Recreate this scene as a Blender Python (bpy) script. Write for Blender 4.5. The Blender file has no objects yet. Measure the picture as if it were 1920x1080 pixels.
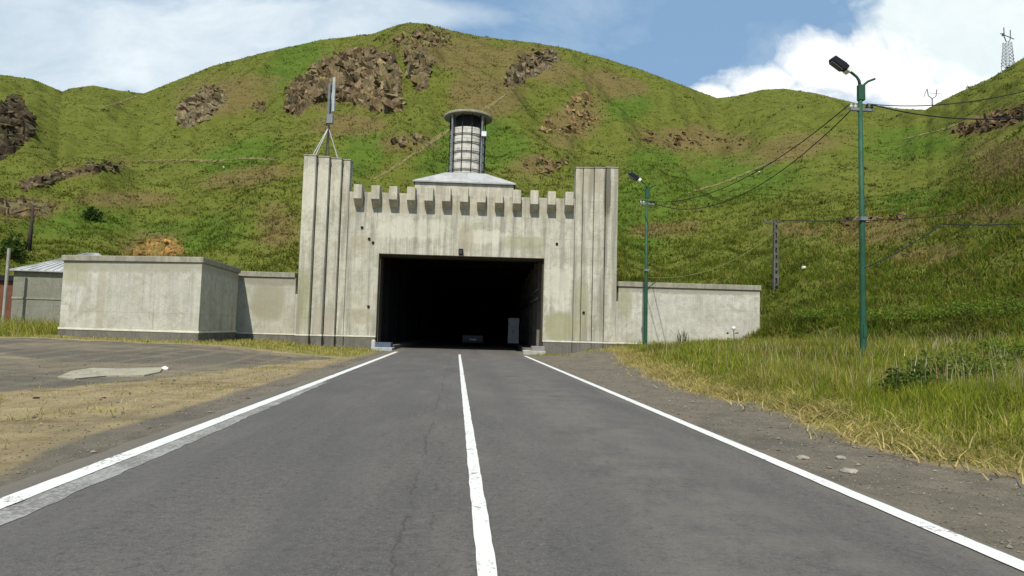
import bpy, bmesh, math, random
import numpy as np
from mathutils import Vector, Matrix
random.seed(7)
rng = np.random.default_rng(11)
scene = bpy.context.scene
col = scene.collection
PI = math.pi

# ------------------------------------------------------------------ camera model
F, CXP, CYP, EYE = 1200.0, 960.0, 540.0, 1.45
def _c(px, py): return np.array([(px - CXP) / F, -(py - CYP) / F, -1.0])
def _n(v): return v / np.linalg.norm(v)
_Y = _n(_c(860, 615)); _Z = _n(np.cross(_c(1860, 615 + 27.0), _Y)); _X = np.cross(_Y, _Z)
RW = np.stack([_X, _Y, _Z])                       # camera axes -> world
ORG = np.array([0, 0, EYE])
def ray(px, py): return RW @ _c(px, py)
def at(px, py, y):
    d = ray(px, py); return Vector(ORG + d * (y / d[1]))
def gnd(px, py, z=0.0):
    d = ray(px, py); return Vector(ORG + d * ((z - EYE) / d[2]))

cam_d = bpy.data.cameras.new('camera'); cam = bpy.data.objects.new('camera', cam_d); col.objects.link(cam)
cam_d.sensor_width = 36; cam_d.lens = F / 1920 * 36; cam_d.clip_start = 0.1; cam_d.clip_end = 6000
M = Matrix(RW.tolist()).to_4x4(); M.translation = Vector(ORG); cam.matrix_world = M
scene.camera = cam

# ------------------------------------------------------------------ helpers
def tag(o, label=None, cat=None, group=None, kind=None):
    if label: o['label'] = label
    if cat: o['category'] = cat
    if group: o['group'] = group
    if kind: o['kind'] = kind
    return o
def empty(name, loc, rz=0.0, label=None, cat=None, group=None):
    o = bpy.data.objects.new(name, None); col.objects.link(o)
    o.location = loc; o.rotation_euler = (0, 0, rz)
    return tag(o, label, cat, group)
def mesh_obj(name, V, Fc, mat=None, parent=None, smooth=False, colr=None):
    me = bpy.data.meshes.new(name)
    V = np.asarray(V, dtype=np.float32)
    me.from_pydata([tuple(v) for v in V.tolist()], [], Fc) if not isinstance(Fc, np.ndarray) else _fast(me, V, Fc)
    me.update()
    me.polygons.foreach_set('use_smooth', np.full(len(me.polygons), bool(smooth)))
    if colr is not None:
        for k, a in colr.items():
            at_ = me.color_attributes.new(k, 'FLOAT_COLOR', 'POINT')
            at_.data.foreach_set('color', np.asarray(a, dtype=np.float32).ravel())
    if mat: me.materials.append(mat)
    o = bpy.data.objects.new(name, me); col.objects.link(o)
    if parent: o.parent = parent
    return o
def _fast(me, V, Fc):
    n = Fc.shape[1]
    me.vertices.add(len(V)); me.vertices.foreach_set('co', V.ravel())
    me.loops.add(Fc.size); me.loops.foreach_set('vertex_index', Fc.astype(np.int32).ravel())
    me.polygons.add(len(Fc)); me.polygons.foreach_set('loop_start', np.arange(0, Fc.size, n, dtype=np.int32))
    me.update(calc_edges=True)

class MB:
    """collects shapes into ONE mesh"""
    def __init__(s): s.bm = bmesh.new()
    def box(s, x0, x1, y0, y1, z0, z1, bev=0.0):
        r = bmesh.ops.create_cube(s.bm, size=1)
        for v in r['verts']:
            v.co = Vector(((x0 + x1) / 2 + v.co.x * (x1 - x0), (y0 + y1) / 2 + v.co.y * (y1 - y0), (z0 + z1) / 2 + v.co.z * (z1 - z0)))
        if bev:
            es = list({e for v in r['verts'] for e in v.link_edges})
            bmesh.ops.bevel(s.bm, geom=es, offset=bev, segments=1, affect='EDGES')
        return s
    def prism(s, pts, d0, d1, axis='x'):
        """polygon pts extruded; axis x: pts are (y,z); y: (x,z); z: (x,y)"""
        def mk(p, d):
            return {'x': (d, p[0], p[1]), 'y': (p[0], d, p[1]), 'z': (p[0], p[1], d)}[axis]
        a = [s.bm.verts.new(mk(p, d0)) for p in pts]; b = [s.bm.verts.new(mk(p, d1)) for p in pts]
        n = len(pts)
        fs = [s.bm.faces.new(a), s.bm.faces.new(b[::-1])]
        for i in range(n): fs.append(s.bm.faces.new((a[i], b[i], b[(i + 1) % n], a[(i + 1) % n])))
        bmesh.ops.recalc_face_normals(s.bm, faces=fs)
        return s
    def tube(s, pts, r, n=8, cap=True):
        pts = [Vector(p) for p in pts]
        rs = r if isinstance(r, (list, tuple)) else [r] * len(pts)
        rings = []; ref = None
        for i, p in enumerate(pts):
            t = (pts[min(i + 1, len(pts) - 1)] - pts[max(i - 1, 0)]).normalized()
            if ref is None: ref = t.orthogonal().normalized()
            u = (ref - t * ref.dot(t)).normalized(); w = t.cross(u); ref = u
            rings.append([s.bm.verts.new(p + (u * math.cos(2 * PI * k / n) + w * math.sin(2 * PI * k / n)) * rs[i]) for k in range(n)])
        fs = []
        for a, b in zip(rings, rings[1:]):
            for k in range(n): fs.append(s.bm.faces.new((a[k], a[(k + 1) % n], b[(k + 1) % n], b[k])))
        if cap: fs += [s.bm.faces.new(rings[0][::-1]), s.bm.faces.new(rings[-1])]
        bmesh.ops.recalc_face_normals(s.bm, faces=fs)
        return s
    def lathe(s, prof, n=32, cx=0, cy=0):
        rings = [[s.bm.verts.new((cx + r * math.cos(2 * PI * k / n), cy + r * math.sin(2 * PI * k / n), z)) for k in range(n)] for r, z in prof]
        fs = []
        for a, b in zip(rings, rings[1:]):
            for k in range(n): fs.append(s.bm.faces.new((a[k], a[(k + 1) % n], b[(k + 1) % n], b[k])))
        bmesh.ops.recalc_face_normals(s.bm, faces=fs)
        return s
    def face(s, pts): s.bm.faces.new([s.bm.verts.new(p) for p in pts]); return s
    def build(s, name, mat=None, parent=None, smooth=False, bev=0.0):
        me = bpy.data.meshes.new(name); s.bm.to_mesh(me); s.bm.free()
        if smooth: me.polygons.foreach_set('use_smooth', np.ones(len(me.polygons), dtype=bool))
        if mat: me.materials.append(mat)
        o = bpy.data.objects.new(name, me); col.objects.link(o)
        if parent: o.parent = parent
        if bev:
            m = o.modifiers.new('bevel', 'BEVEL'); m.width = bev; m.segments = 2; m.limit_method = 'ANGLE'
        return o

# numpy noise -------------------------------------------------------
def _h(ix, iy, iz=0, seed=0):
    n = (ix.astype(np.int64) * 374761393 + iy.astype(np.int64) * 668265263 + (iz if np.isscalar(iz) else iz.astype(np.int64)) * 2147483647 + seed * 974634777) & 0xffffffff
    n = ((n ^ (n >> 13)) * 1274126177) & 0xffffffff
    n = ((n ^ (n >> 16)) * 2246822519) & 0xffffffff
    return ((n ^ (n >> 15)) & 0xffffff) / float(0xffffff)
def noise2(x, y, seed=0):
    x = np.asarray(x, float); y = np.asarray(y, float)
    ix = np.floor(x); iy = np.floor(y); fx = x - ix; fy = y - iy
    u = fx * fx * fx * (fx * (fx * 6 - 15) + 10); v = fy * fy * fy * (fy * (fy * 6 - 15) + 10)
    def g(a, b, dx, dy):
        t = _h(a, b, 0, seed) * 2 * PI; return np.cos(t) * dx + np.sin(t) * dy
    n00 = g(ix, iy, fx, fy); n10 = g(ix + 1, iy, fx - 1, fy); n01 = g(ix, iy + 1, fx, fy - 1); n11 = g(ix + 1, iy + 1, fx - 1, fy - 1)
    return ((n00 * (1 - u) + n10 * u) * (1 - v) + (n01 * (1 - u) + n11 * u) * v) * 1.4
def fbm(x, y, oct=4, seed=0):
    s = 0; a = 1; t = 0
    for o in range(oct): s = s + a * noise2(x * 2 ** o, y * 2 ** o, seed + o); t += a; a *= .5
    return s / t
def cells3(P, seed=0):
    """voronoi: returns (random value of nearest cell, F1, F2)"""
    I = np.floor(P); best = np.full(len(P), 9.0); sec = np.full(len(P), 9.0); val = np.zeros(len(P))
    for dx in (-1, 0, 1):
        for dy in (-1, 0, 1):
            for dz in (-1, 0, 1):
                c = I + (dx, dy, dz)
                q = np.stack([_h(c[:, 0], c[:, 1], c[:, 2], seed + k) for k in range(3)], 1) + c
                d = np.linalg.norm(P - q, axis=1); hv = _h(c[:, 0], c[:, 1], c[:, 2], seed + 9)
                m = d < best
                sec = np.where(m, best, np.minimum(sec, d)); val = np.where(m, hv, val); best = np.where(m, d, best)
    return val, best, sec
def sstep(a, b, x):
    t = np.clip((x - a) / (b - a), 0, 1); return t * t * (3 - 2 * t)

# ------------------------------------------------------------------ materials
class NT:
    def __init__(s, name):
        s.m = bpy.data.materials.new(name); s.m.use_nodes = True
        s.t = s.m.node_tree; s.t.nodes.clear()
        s.out = s.t.nodes.new('ShaderNodeOutputMaterial'); s.b = s.t.nodes.new('ShaderNodeBsdfPrincipled')
        s.t.links.new(s.b.outputs[0], s.out.inputs[0]); s.b.inputs['Roughness'].default_value = .85
        s.b.inputs['Specular IOR Level'].default_value = .25
        s.tc = s.t.nodes.new('ShaderNodeTexCoord')
    def L(s, a, b): s.t.links.new(a, b)
    def N(s, k, **kw):
        n = s.t.nodes.new(k)
        for a, v in kw.items(): setattr(n, a, v)
        return n
    def pos(s, scale=(1, 1, 1), src='Object'):
        m = s.N('ShaderNodeMapping'); m.inputs['Scale'].default_value = scale; s.L(s.tc.outputs[src], m.inputs[0]); return m.outputs[0]
    def noise(s, scale=1, detail=5, rough=.55, vec=None, dist=0, sc3=(1, 1, 1)):
        n = s.N('ShaderNodeTexNoise'); n.inputs['Scale'].default_value = scale; n.inputs['Detail'].default_value = detail
        n.inputs['Roughness'].default_value = rough; n.inputs['Distortion'].default_value = dist
        s.L(vec if vec is not None else s.pos(sc3), n.inputs['Vector']); return n.outputs[0]
    def voro(s, scale=1, feature='F1', out=0, vec=None):
        n = s.N('ShaderNodeTexVoronoi', feature=feature); n.inputs['Scale'].default_value = scale
        s.L(vec if vec is not None else s.pos(), n.inputs['Vector']); return n.outputs[out]
    def ramp(s, fac, stops):
        r = s.N('ShaderNodeValToRGB'); e = r.color_ramp.elements
        while len(e) < len(stops): e.new(.5)
        for i, (p, c) in enumerate(stops):
            e[i].position = p; e[i].color = (c, c, c, 1) if np.isscalar(c) else (*c, 1)
        s.L(fac, r.inputs[0]); return r.outputs[0]
    def mix(s, fac, a, b, mode='MIX'):
        n = s.N('ShaderNodeMix', data_type='RGBA', blend_type=mode)
        for i, v in ((0, fac), (6, a), (7, b)):
            if hasattr(v, 'is_output'): s.L(v, n.inputs[i])
            elif i == 0: n.inputs[0].default_value = v
            else: n.inputs[i].default_value = (*v, 1) if len(v) == 3 else v
        return n.outputs[2]
    def math(s, op, a, b=0.0, c=None):
        n = s.N('ShaderNodeMath', operation=op)
        for i, v in enumerate((a, b) if c is None else (a, b, c)):
            if hasattr(v, 'is_output'): s.L(v, n.inputs[i])
            else: n.inputs[i].default_value = v
        return n.outputs[0]
    def attr(s, name):
        n = s.N('ShaderNodeAttribute', attribute_name=name); return n.outputs['Color']
    def sep(s, v):
        n = s.N('ShaderNodeSeparateXYZ'); s.L(v, n.inputs[0]); return n.outputs
    def bump(s, h, strength=.3, dist=.05, prev=None):
        n = s.N('ShaderNodeBump'); n.inputs['Strength'].default_value = strength; n.inputs['Distance'].default_value = dist
        s.L(h, n.inputs['Height']); 
        if prev is not None: s.L(prev, n.inputs['Normal'])
        s.L(n.outputs[0], s.b.inputs['Normal']); return n.outputs[0]
    def col(s, c):
        if hasattr(c, 'is_output'): s.L(c, s.b.inputs['Base Color'])
        else: s.b.inputs['Base Color'].default_value = (*c, 1)
        return s
    def set(s, **k):
        for a, v in k.items(): s.b.inputs[a.replace('_', ' ')].default_value = v
        return s

def plain(name, c, rough=.6, metal=0.0, var=.25, scale=3.0, bump=.1):
    t = NT(name); n = t.noise(scale, 6, .6)
    t.col(t.mix(t.ramp(n, [(.3, 0.0), (.7, 1.0)]), tuple(x * (1 - var) for x in c), tuple(min(1, x * (1 + var * .6)) for x in c)))
    t.set(Roughness=rough, Metallic=metal); t.bump(t.noise(scale * 8, 4), bump, .01)
    return t.m

def concrete(name, base, dark=.45, green=.3, streak=.5, seed=0.0, stains=()):
    t = NT(name)
    mp = t.N('ShaderNodeMapping'); mp.inputs['Location'].default_value = (seed, seed * 1.7, seed * .6); t.L(t.tc.outputs['Object'], mp.inputs[0]); v = mp.outputs[0]
    def vs(sc):
        m = t.N('ShaderNodeMapping'); m.inputs['Scale'].default_value = sc; t.L(v, m.inputs[0]); return m.outputs[0]
    big = t.noise(.35, 5, .6, v); mid = t.noise(1.6, 6, .65, v, .6); fine = t.noise(14, 5, .7, v)
    st = t.noise(1.0, 5, .6, vs((2.6, 2.6, .16))); st2 = t.noise(1.0, 4, .6, vs((7, 7, .3)))
    c = t.mix(t.ramp(big, [(.34, 0.0), (.66, 1.0)]), tuple(x * .86 for x in base), tuple(min(.9, x * 1.1) for x in base))
    c = t.mix(t.math('MULTIPLY', t.ramp(mid, [(.46, 0.0), (.64, 1.0)]), green), c, (base[0] * .62, base[1] * .66, base[2] * .48))
    c = t.mix(t.math('MULTIPLY', t.ramp(st, [(.46, 0.0), (.64, 1.0)]), streak), c, tuple(x * dark for x in base))
    c = t.mix(t.math('MULTIPLY', t.ramp(st2, [(.54, 0.0), (.7, 1.0)]), streak * .8), c, (min(.9, base[0] * 1.28), min(.9, base[1] * 1.29), base[2] * 1.34))
    c = t.mix(t.math('MULTIPLY', t.ramp(t.noise(.9, 7, .72, v, 1.2), [(.53, 0.0), (.62, 1.0)]), .5), c, (base[0] * .6, base[1] * .56, base[2] * .5))
    sn = t.noise(1.0, 5, .65, vs((5.5, 5.5, .10)))
    c = t.mix(t.math('MULTIPLY', t.ramp(sn, [(.56, 0.0), (.70, 1.0)]), streak * .75), c, tuple(x * .33 for x in base))
    c = t.mix(t.ramp(fine, [(.3, .45), (.55, 0.0)]), c, tuple(x * .5 for x in base))
    pt_ = t.noise(5, 7, .78, v); c = t.mix(t.ramp(pt_, [(.34, .7), (.42, 0.0)]), c, tuple(x * .42 for x in base)); c = t.mix(t.ramp(pt_, [(.60, 0.0), (.68, .5)]), c, tuple(min(.8, x * 1.3) for x in base))
    bd = t.N('ShaderNodeTexBrick'); bd.inputs['Scale'].default_value = 1; bd.inputs['Mortar Size'].default_value = .012
    bd.inputs['Brick Width'].default_value = 1.25; bd.inputs['Row Height'].default_value = 2.4
    q = t.sep(v); cb = t.N('ShaderNodeCombineXYZ'); t.L(q[0], cb.inputs[0]); t.L(q[2], cb.inputs[1]); t.L(cb.outputs[0], bd.inputs[0])
    c = t.mix(t.math('MULTIPLY', bd.outputs[1], .34), c, tuple(x * .4 for x in base))
    oq = t.sep(t.tc.outputs['Object']); wn = t.math('SUBTRACT', mid, .5); wn2 = t.math('SUBTRACT', st, .5)
    for (sx, sz, rx, rz, k, cc, nn) in stains:
        a = t.math('DIVIDE', t.math('SUBTRACT', oq[0], sx), rx); b = t.math('DIVIDE', t.math('SUBTRACT', oq[2], sz), rz)
        a = t.math('POWER', t.math('ABSOLUTE', a), 3.0); b = t.math('POWER', t.math('ABSOLUTE', b), 3.0)
        d = t.math('ADD', t.math('ADD', a, b), t.math('ADD', t.math('MULTIPLY', wn, nn * 2.2), t.math('MULTIPLY', wn2, nn * 3.0)))
        c = t.mix(t.ramp(d, [(.35, k), (1.0, 0.0)]), c, tuple(x * y for x, y in zip(base, cc)))
    t.col(c); t.set(Roughness=.92)
    b1 = t.bump(mid, .35, .06); t.bump(fine, .35, .015, b1)
    return t.m

GRN, BRN, BLK, LGT = (.55, .56, .36), (.62, .56, .45), (.22, .21, .19), (1.22, 1.22, 1.22)
PST = [(9.05, 10.4, .22, 1.9, .85, BLK, .8), (9.0, 7.5, .12, 3, .5, BLK, .8), (6.35, 1.7, 1.1, 1.05, .75, GRN, .5), (7.6, 2.6, .5, 2.2, .5, GRN, .7), (-8.2, 1.6, .7, 1.1, .7, (.72, .68, .66), .1), (-6.2, 6.6, .8, .5, .5, BRN, .9), (-6.0, 2.0, .9, .5, .45, BRN, .9),
       (0, 8.9, 7.2, .35, .40, BRN, 1.0), (1.5, 7.2, 1.5, .5, .5, LGT, .9), (-3, 7.6, 2.6, .7, .45, LGT, 1.0), (0.3, 7.0, .5, .9, .55, BRN, .8), (6.2, 4.2, .9, 1.6, .45, LGT, 1.0), (3.8, 6.9, 1.4, .45, .5, GRN, .9), (-8.9, 9.8, 1.2, 1.4, .4, LGT, 1.0), (-9.4, 3.0, .5, 2.0, .5, GRN, .9), (8.0, 11.0, .9, .9, .45, BRN, 1.0)]
CONC = concrete('portal concrete', (.50, .472, .385), .34, .6, .68, 0.0, PST)
CONC2 = concrete('annex concrete', (.50, .478, .405), .5, .5, .32, 5.0, [(-.4, 4.3, 5, .45, .6, (.55, .54, .46), .8), (-3.2, 3.9, .8, .8, .45, GRN, .9), (-1.7, 2.4, .25, 2.0, .45, BRN, .6)])
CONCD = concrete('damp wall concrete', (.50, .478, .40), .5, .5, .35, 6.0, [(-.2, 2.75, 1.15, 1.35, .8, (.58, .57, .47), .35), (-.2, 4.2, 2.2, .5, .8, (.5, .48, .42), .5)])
CONCW = concrete('long wall concrete', (.51, .488, .42), .5, .5, .32, 7.0, [(-.5, 4.3, 6, .35, .75, (.5, .49, .42), .9), (-4.0, 3.3, .5, 1.2, .6, GRN, .8)])
CONCR = concrete('merlon concrete', (.54, .50, .40), .45, .5, .55, 9.0)
COPING = concrete('coping concrete', (.34, .32, .255), .45, .6, .5, 3.0)
PLINTH = concrete('plinth concrete', (.17, .158, .135), .5, .4, .5, 2.0)
BAND = plain('band lime wash', (.62, .59, .48), .9, 0, .25, 2.5)
BORE_DARK = plain('shade-black concrete', (.016, .015, .014), .95, 0, .5, 1.2, .3)  # near-black colour stands in for the shade inside the bore
BORE_LIT = plain('daylit rib concrete', (.17, .15, .125), .95, 0, .4, 1.2, .3)  # lightened to paint daylight onto the right ribs; walkways share the tone
DARK = plain('dark iron', (.02, .02, .022), .6, .3)
ROOFM = plain('galvanised roof', (.36, .365, .355), .6, 0, .35, 1.4)
GREENP = plain('green pole paint', (.021, .078, .042), .6, 0, .35, 2.2)
STEEL = plain('weathered steel', (.24, .25, .25), .5, .6, .3)
WHITEP = plain('white paint', (.72, .72, .70), .5, 0, .12)
WOODP = plain('dark timber', (.045, .036, .028), .9, 0, .4)
WIRE = plain('black cable', (.018, .018, .018), .6)

# terrain -----------------------------------------------------------
SKY = [(-900, 120), (-400, 190), (-200, 160), (0, 140), (60, 148), (118, 172), (130, 166), (175, 160), (225, 170), (270, 175), (320, 155), (400, 123), (500, 97), (600, 75), (700, 63), (745, 47), (770, 42), (800, 45), (850, 58), (900, 68), (1000, 80), (1060, 90), (1130, 108), (1200, 130), (1260, 152), (1320, 175), (1345, 184), (1380, 180), (1430, 168), (1470, 166), (1530, 175), (1600, 192), (1680, 203), (1735, 206), (1760, 192), (1800, 172), (1860, 145), (1920, 108), (2100, 40), (2500, 20), (3500, 60)]
RR = [(-900, 230), (-400, 265), (0, 272), (118, 288), (260, 305), (370, 268), (500, 222), (790, 200), (1100, 212), (1250, 245), (1345, 305), (1500, 315), (1690, 290), (1790, 226), (1860, 200), (1920, 185), (2400, 165), (3500, 150)]
R0 = [(-900, 58), (0, 56), (113, 53), (445, 50), (565, 47), (1160, 46), (1434, 42), (1500, 37), (1920, 31), (2500, 26), (3500, 24)]
def px_az(px, py=300.0):
    d = ray(px, py); return math.atan2(d[0], d[1])
sk = []
for px, py in SKY:
    d = ray(px, py); sk.append((math.atan2(d[0], d[1]), d[2] / math.hypot(d[0], d[1])))
sk = np.array(sk)
NA, NR = 1250, 300
AZ = np.linspace(-1.15, 1.15, NA)
E = np.interp(AZ, sk[:, 0], sk[:, 1])
def tab(T): return np.interp(AZ, [px_az(p) for p, _ in T], [r for _, r in T])
def smooth(a, k):
    w = np.hanning(k + 2)[1:-1]; w /= w.sum(); return np.convolve(np.pad(a, k // 2, mode='edge'), w, 'valid')
RA = smooth(tab(RR), 31); R0A = smooth(tab(R0), 41)
def GZ(x, y):
    """gentle relief of the near ground, before the hill begins"""
    x = np.asarray(x, float); y = np.asarray(y, float)
    z = .46 * sstep(5.9, 9.0, x) + .50 * sstep(8.5, 19, x) + .55 * sstep(15, 27, x) + .42 * sstep(-5, -13, x) * sstep(16, 34, y) + .2 * sstep(-12, -30, x)
    z = z * (1 - sstep(6, 3, np.abs(x)))
    amp = sstep(4.6, 7, np.abs(x))
    return z - .045 + amp * (.05 * fbm(x * .5, y * .5, 3, 5) + .02 * noise2(x * 2.1, y * 2.1, 8))
T_ = np.linspace(0, 1.3, NR) ** 1.12 / 1.3 ** .12
Rg = R0A[:, None] + (RA - R0A)[:, None] * T_[None, :]
Xg = Rg * np.sin(AZ)[:, None]; Yg = Rg * np.cos(AZ)[:, None]
s_ = T_[None, :]
q = np.where(s_ < 1, s_ + .085 * np.sin(PI * np.clip(s_, 0, 1)) - .03 * np.sin(2 * PI * np.clip(s_, 0, 1)), 1 + .55 * (s_ - 1) - 2.6 * (s_ - 1) ** 2)
zg0 = GZ(R0A * np.sin(AZ), R0A * np.cos(AZ)) - .35
Hr = E * RA + EYE
Zg = zg0[:, None] + (Hr - zg0)[:, None] * q
env = np.sin(PI * np.clip(s_, 0, 1) ** .8) ** .7 + .04
nz = 8.5 * fbm(Xg / 46, Yg / 70, 3, 1) + 3.8 * fbm(Xg / 15 + .3 * Zg / 15, Yg / 22, 3, 21) + 1.0 * noise2(Xg / 5.5, Yg / 5.5, 31) + .28 * noise2(Xg / 2.2, Yg / 2.2, 33)
# gullies running down the fall line, and sheep tracks along the contour
gul = -np.abs(fbm(Xg / 26 + 4, Yg / 90, 3, 41)) * 6.5 + 1.6
trk = .16 * np.sin(2 * PI * (Zg / 1.55 + .9 * fbm(Xg / 18, Yg / 18, 2, 51)))
Zg = Zg + (nz + gul) * env + trk * np.minimum(1, env * 2) * sstep(.02, .12, s_)
for it in range(3):
    el = (Zg - EYE) / Rg
    mx = el[:, :].max(axis=1)
    f = smooth(E / mx, 7)
    Zg = zg0[:, None] + (Zg - zg0[:, None]) * f[:, None]
EL = (Zg - EYE) / Rg
ELM = np.maximum.accumulate(EL, axis=1)
def hill_at(x, y):
    x = np.atleast_1d(np.asarray(x, float)); y = np.atleast_1d(np.asarray(y, float))
    a = np.arctan2(x, y); r = np.hypot(x, y)
    fi = np.clip((a - AZ[0]) / (AZ[1] - AZ[0]), 0, NA - 1.001); i = fi.astype(int); u = fi - i
    out = np.zeros(len(x))
    def colz(i):
        t = np.clip((r - R0A[i]) / (RA[i] - R0A[i]), 0, 1.3); s = (t * 1.3 ** .12) ** (1 / 1.12)
        k = np.clip(s / 1.3 * (NR - 1), 0, NR - 1.001); j = k.astype(int); v = k - j
        return Zg[i, j] * (1 - v) + Zg[i, j + 1] * v
    return colz(i) * (1 - u) + colz(i + 1) * u
def surf(x, y):
    r = np.hypot(x, y); r0 = np.interp(np.arctan2(x, y), AZ, R0A)
    return np.where(r > r0, np.maximum(hill_at(x, y), GZ(x, y)), GZ(x, y))
def hill_px(px, py):
    """point of the hillside seen at a pixel of the photograph"""
    px = np.atleast_1d(np.asarray(px, float)); py = np.atleast_1d(np.asarray(py, float))
    C = np.stack([(px - CXP) / F, -(py - CYP) / F, -np.ones_like(px)]); D = RW @ C
    a = np.arctan2(D[0], D[1]); e = D[2] / np.hypot(D[0], D[1])
    i = np.clip(((a - AZ[0]) / (AZ[1] - AZ[0])).round().astype(int), 0, NA - 1)
    r = np.array([np.interp(min(ee, ELM[ii, -1] - 1e-4), ELM[ii], Rg[ii]) for ee, ii in zip(e, i)])
    x = r * np.sin(a); y = r * np.cos(a)
    return np.stack([x, y, hill_at(x, y)], 1)
def to_px(P):
    q = (P - ORG) @ RW
    w = np.where(q[..., 2] < -.01, -q[..., 2], .01)
    return CXP + F * q[..., 0] / w, CYP - F * q[..., 1] / w

PG = np.stack([Xg, Yg, Zg], -1)
pxg, pyg = to_px(PG)
# patches of bare brown ground, lush green and pale straw: (px, py, rx, ry, angle) measured once, kept on the terrain
BROWN = [(650, 150, 130, 60, -15), (1080, 230, 70, 60, -30), (1010, 310, 60, 28, 0), (1300, 262, 150, 30, 4), (1480, 280, 130, 32, -10), (130, 325, 130, 22, -10), (55, 390, 80, 26, 0), (420, 180, 120, 50, -10), (850, 100, 140, 50, 10), (1000, 120, 110, 45, 10), (1150, 160, 90, 35, 20), (1870, 225, 90, 25, -15), (760, 270, 70, 28, 0), (280, 460, 80, 26, -10), (520, 420, 60, 60, -30), (480, 330, 140, 22, -8), (1640, 430, 120, 30, -5), (1880, 300, 80, 50, 0), (1500, 430, 80, 22, 0), (650, 235, 110, 26, 0), (1870, 400, 110, 20, -5), (900, 170, 90, 60, 0), (250, 370, 120, 20, 0), (1250, 430, 90, 18, -8), (1740, 480, 90, 26, -8), (1130, 330, 60, 22, 0)]
LUSH = [(560, 110, 60, 90, 30), (450, 290, 90, 40, -20), (680, 300, 60, 50, -30), (900, 270, 130, 70, -20), (1200, 400, 130, 90, 0), (1350, 350, 180, 60, -5), (350, 440, 130, 40, 0), (820, 310, 80, 40, -20), (1700, 270, 120, 40, 0), (1180, 200, 50, 30, 0), (1750, 380, 120, 30, 0), (150, 420, 120, 30, 0), (1230, 300, 70, 30, 0)]
def blobs(L, px, py):
    m = np.zeros(px.shape)
    for cx, cy, rx, ry, an in L:
        a = math.radians(an); dx = px - cx; dy = py - cy
        u = (dx * math.cos(a) + dy * math.sin(a)) / rx; v = (-dx * math.sin(a) + dy * math.cos(a)) / ry
        m = np.maximum(m, np.exp(-(u * u + v * v) * 1.1))
    return m
def hill_masks(P, px, py):
    x, y, z = P[..., 0], P[..., 1], P[..., 2]
    n = fbm(x / 14, (y + z) / 14, 4, 61); n2 = fbm(x / 5, (y + z * 1.5) / 3.4, 3, 71)
    b = sstep(.32, .95, blobs(BROWN, px, py) + .55 * n + .32 * n2 + .10)
    g = sstep(.3, .9, blobs(LUSH, px, py) + .5 * fbm(x / 20, (y + z) / 20, 3, 81) + .3 * n2 + .08)
    s = sstep(.15, .6, fbm(x / 9, (z * 2.6 + y * .3) / 5, 4, 91) + .2 * n)
    return b, g, s
mb_, mg_, ms_ = hill_masks(PG, pxg, pyg)

t = NT('hillside turf')
A_ = t.attr('mask'); sp = t.sep(A_)
v_ = t.pos((1, 1, 1)); n1 = t.noise(.5, 8, .65, v_); n2 = t.noise(3.2, 6, .7, v_); n3 = t.noise(.09, 5, .6, v_)
hz = t.noise(1.0, 5, .6, t.pos((.16, .16, 1.1)))
olive = t.mix(t.ramp(n1, [(.3, 0.0), (.7, 1.0)]), (.080, .096, .016), (.125, .134, .026))
green = t.mix(t.ramp(n1, [(.3, 0.0), (.7, 1.0)]), (.052, .090, .013), (.092, .135, .019))
brown = t.mix(t.ramp(n2, [(.3, 0.0), (.7, 1.0)]), (.105, .078, .030), (.165, .125, .05))
c = t.mix(t.ramp(t.math('ADD', sp[1], t.math('MULTIPLY', t.math('SUBTRACT', n1, .5), .9)), [(.0, 0.0), (.9, 1.0)]), olive, green)
c = t.mix(t.ramp(t.math('ADD', sp[0], t.math('MULTIPLY', t.math('SUBTRACT', n2, .5), 1.1)), [(.2, 0.0), (1.0, .9)]), c, brown)
c = t.mix(t.math('MULTIPLY', t.ramp(hz, [(.5, 0.0), (.64, 1.0)]), .35), c, (.060, .062, .013))
c = t.mix(t.math('MULTIPLY', t.ramp(n2, [(.58, 0.0), (.72, 1.0)]), .3), c, (.19, .165, .055))
t.col(c); t.set(Roughness=.95); t.b.inputs['Specular IOR Level'].default_value = .05
b1 = t.bump(n2, .5, .25); t.bump(hz, .5, .5, b1)
HILLM = t.m

idx = np.arange(NA * NR).reshape(NA, NR)
Q = np.stack([idx[:-1, :-1], idx[1:, :-1], idx[1:, 1:], idx[:-1, 1:]], -1).reshape(-1, 4)
cen = PG.reshape(-1, 3)[Q].mean(1)
keep = ~((np.abs(cen[:, 0]) < 9.5) & (cen[:, 1] < 150) & (cen[:, 2] < 8.6))
cl = np.ones((NA * NR, 4)); cl[:, 0] = mb_.ravel(); cl[:, 1] = mg_.ravel(); cl[:, 2] = ms_.ravel()
tag(mesh_obj('hillside', PG.reshape(-1, 3), Q[keep][:, ::-1].copy(), HILLM, None, True, {'mask': cl}), kind='structure')

# near ground -------------------------------------------------------
def axis(a, lo, hi, st, b): return np.concatenate([np.linspace(a, lo, 14)[:-1], np.arange(lo, hi, st), np.linspace(hi, b, 14)])
xs = axis(-900, -42, 42, .28, 900); ys = axis(-900, -8, 50, .26, 900)
GX, GY = np.meshgrid(xs, ys, indexing='ij')
def grass_edge(y):
    return np.interp(y, [0, 5, 6.6, 7.6, 9, 11.4, 13.5, 16, 22, 30, 34, 38], [5.6, 5.8, 6.1, 5.7, 5.7, 6.2, 6.15, 5.9, 6.5, 7.6, 8.3, 8.6]) + .35 * noise2(np.asarray(y) * .7, np.zeros_like(y) + 3.3, 4)
def lot_far(x): return np.interp(x, [-60, -21, -20, -15, -10.4, -6.2], [31, 31, 32.3, 31.5, 31, 30])
def lot_near(x): return np.interp(x, [-60, -20, -9, -7.7, -6.8, -5.1], [10.5, 12, 13.4, 16.5, 23.5, 30.4])
warp = 1.1 * fbm(GX * .35, GY * .35, 3, 101)
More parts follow.
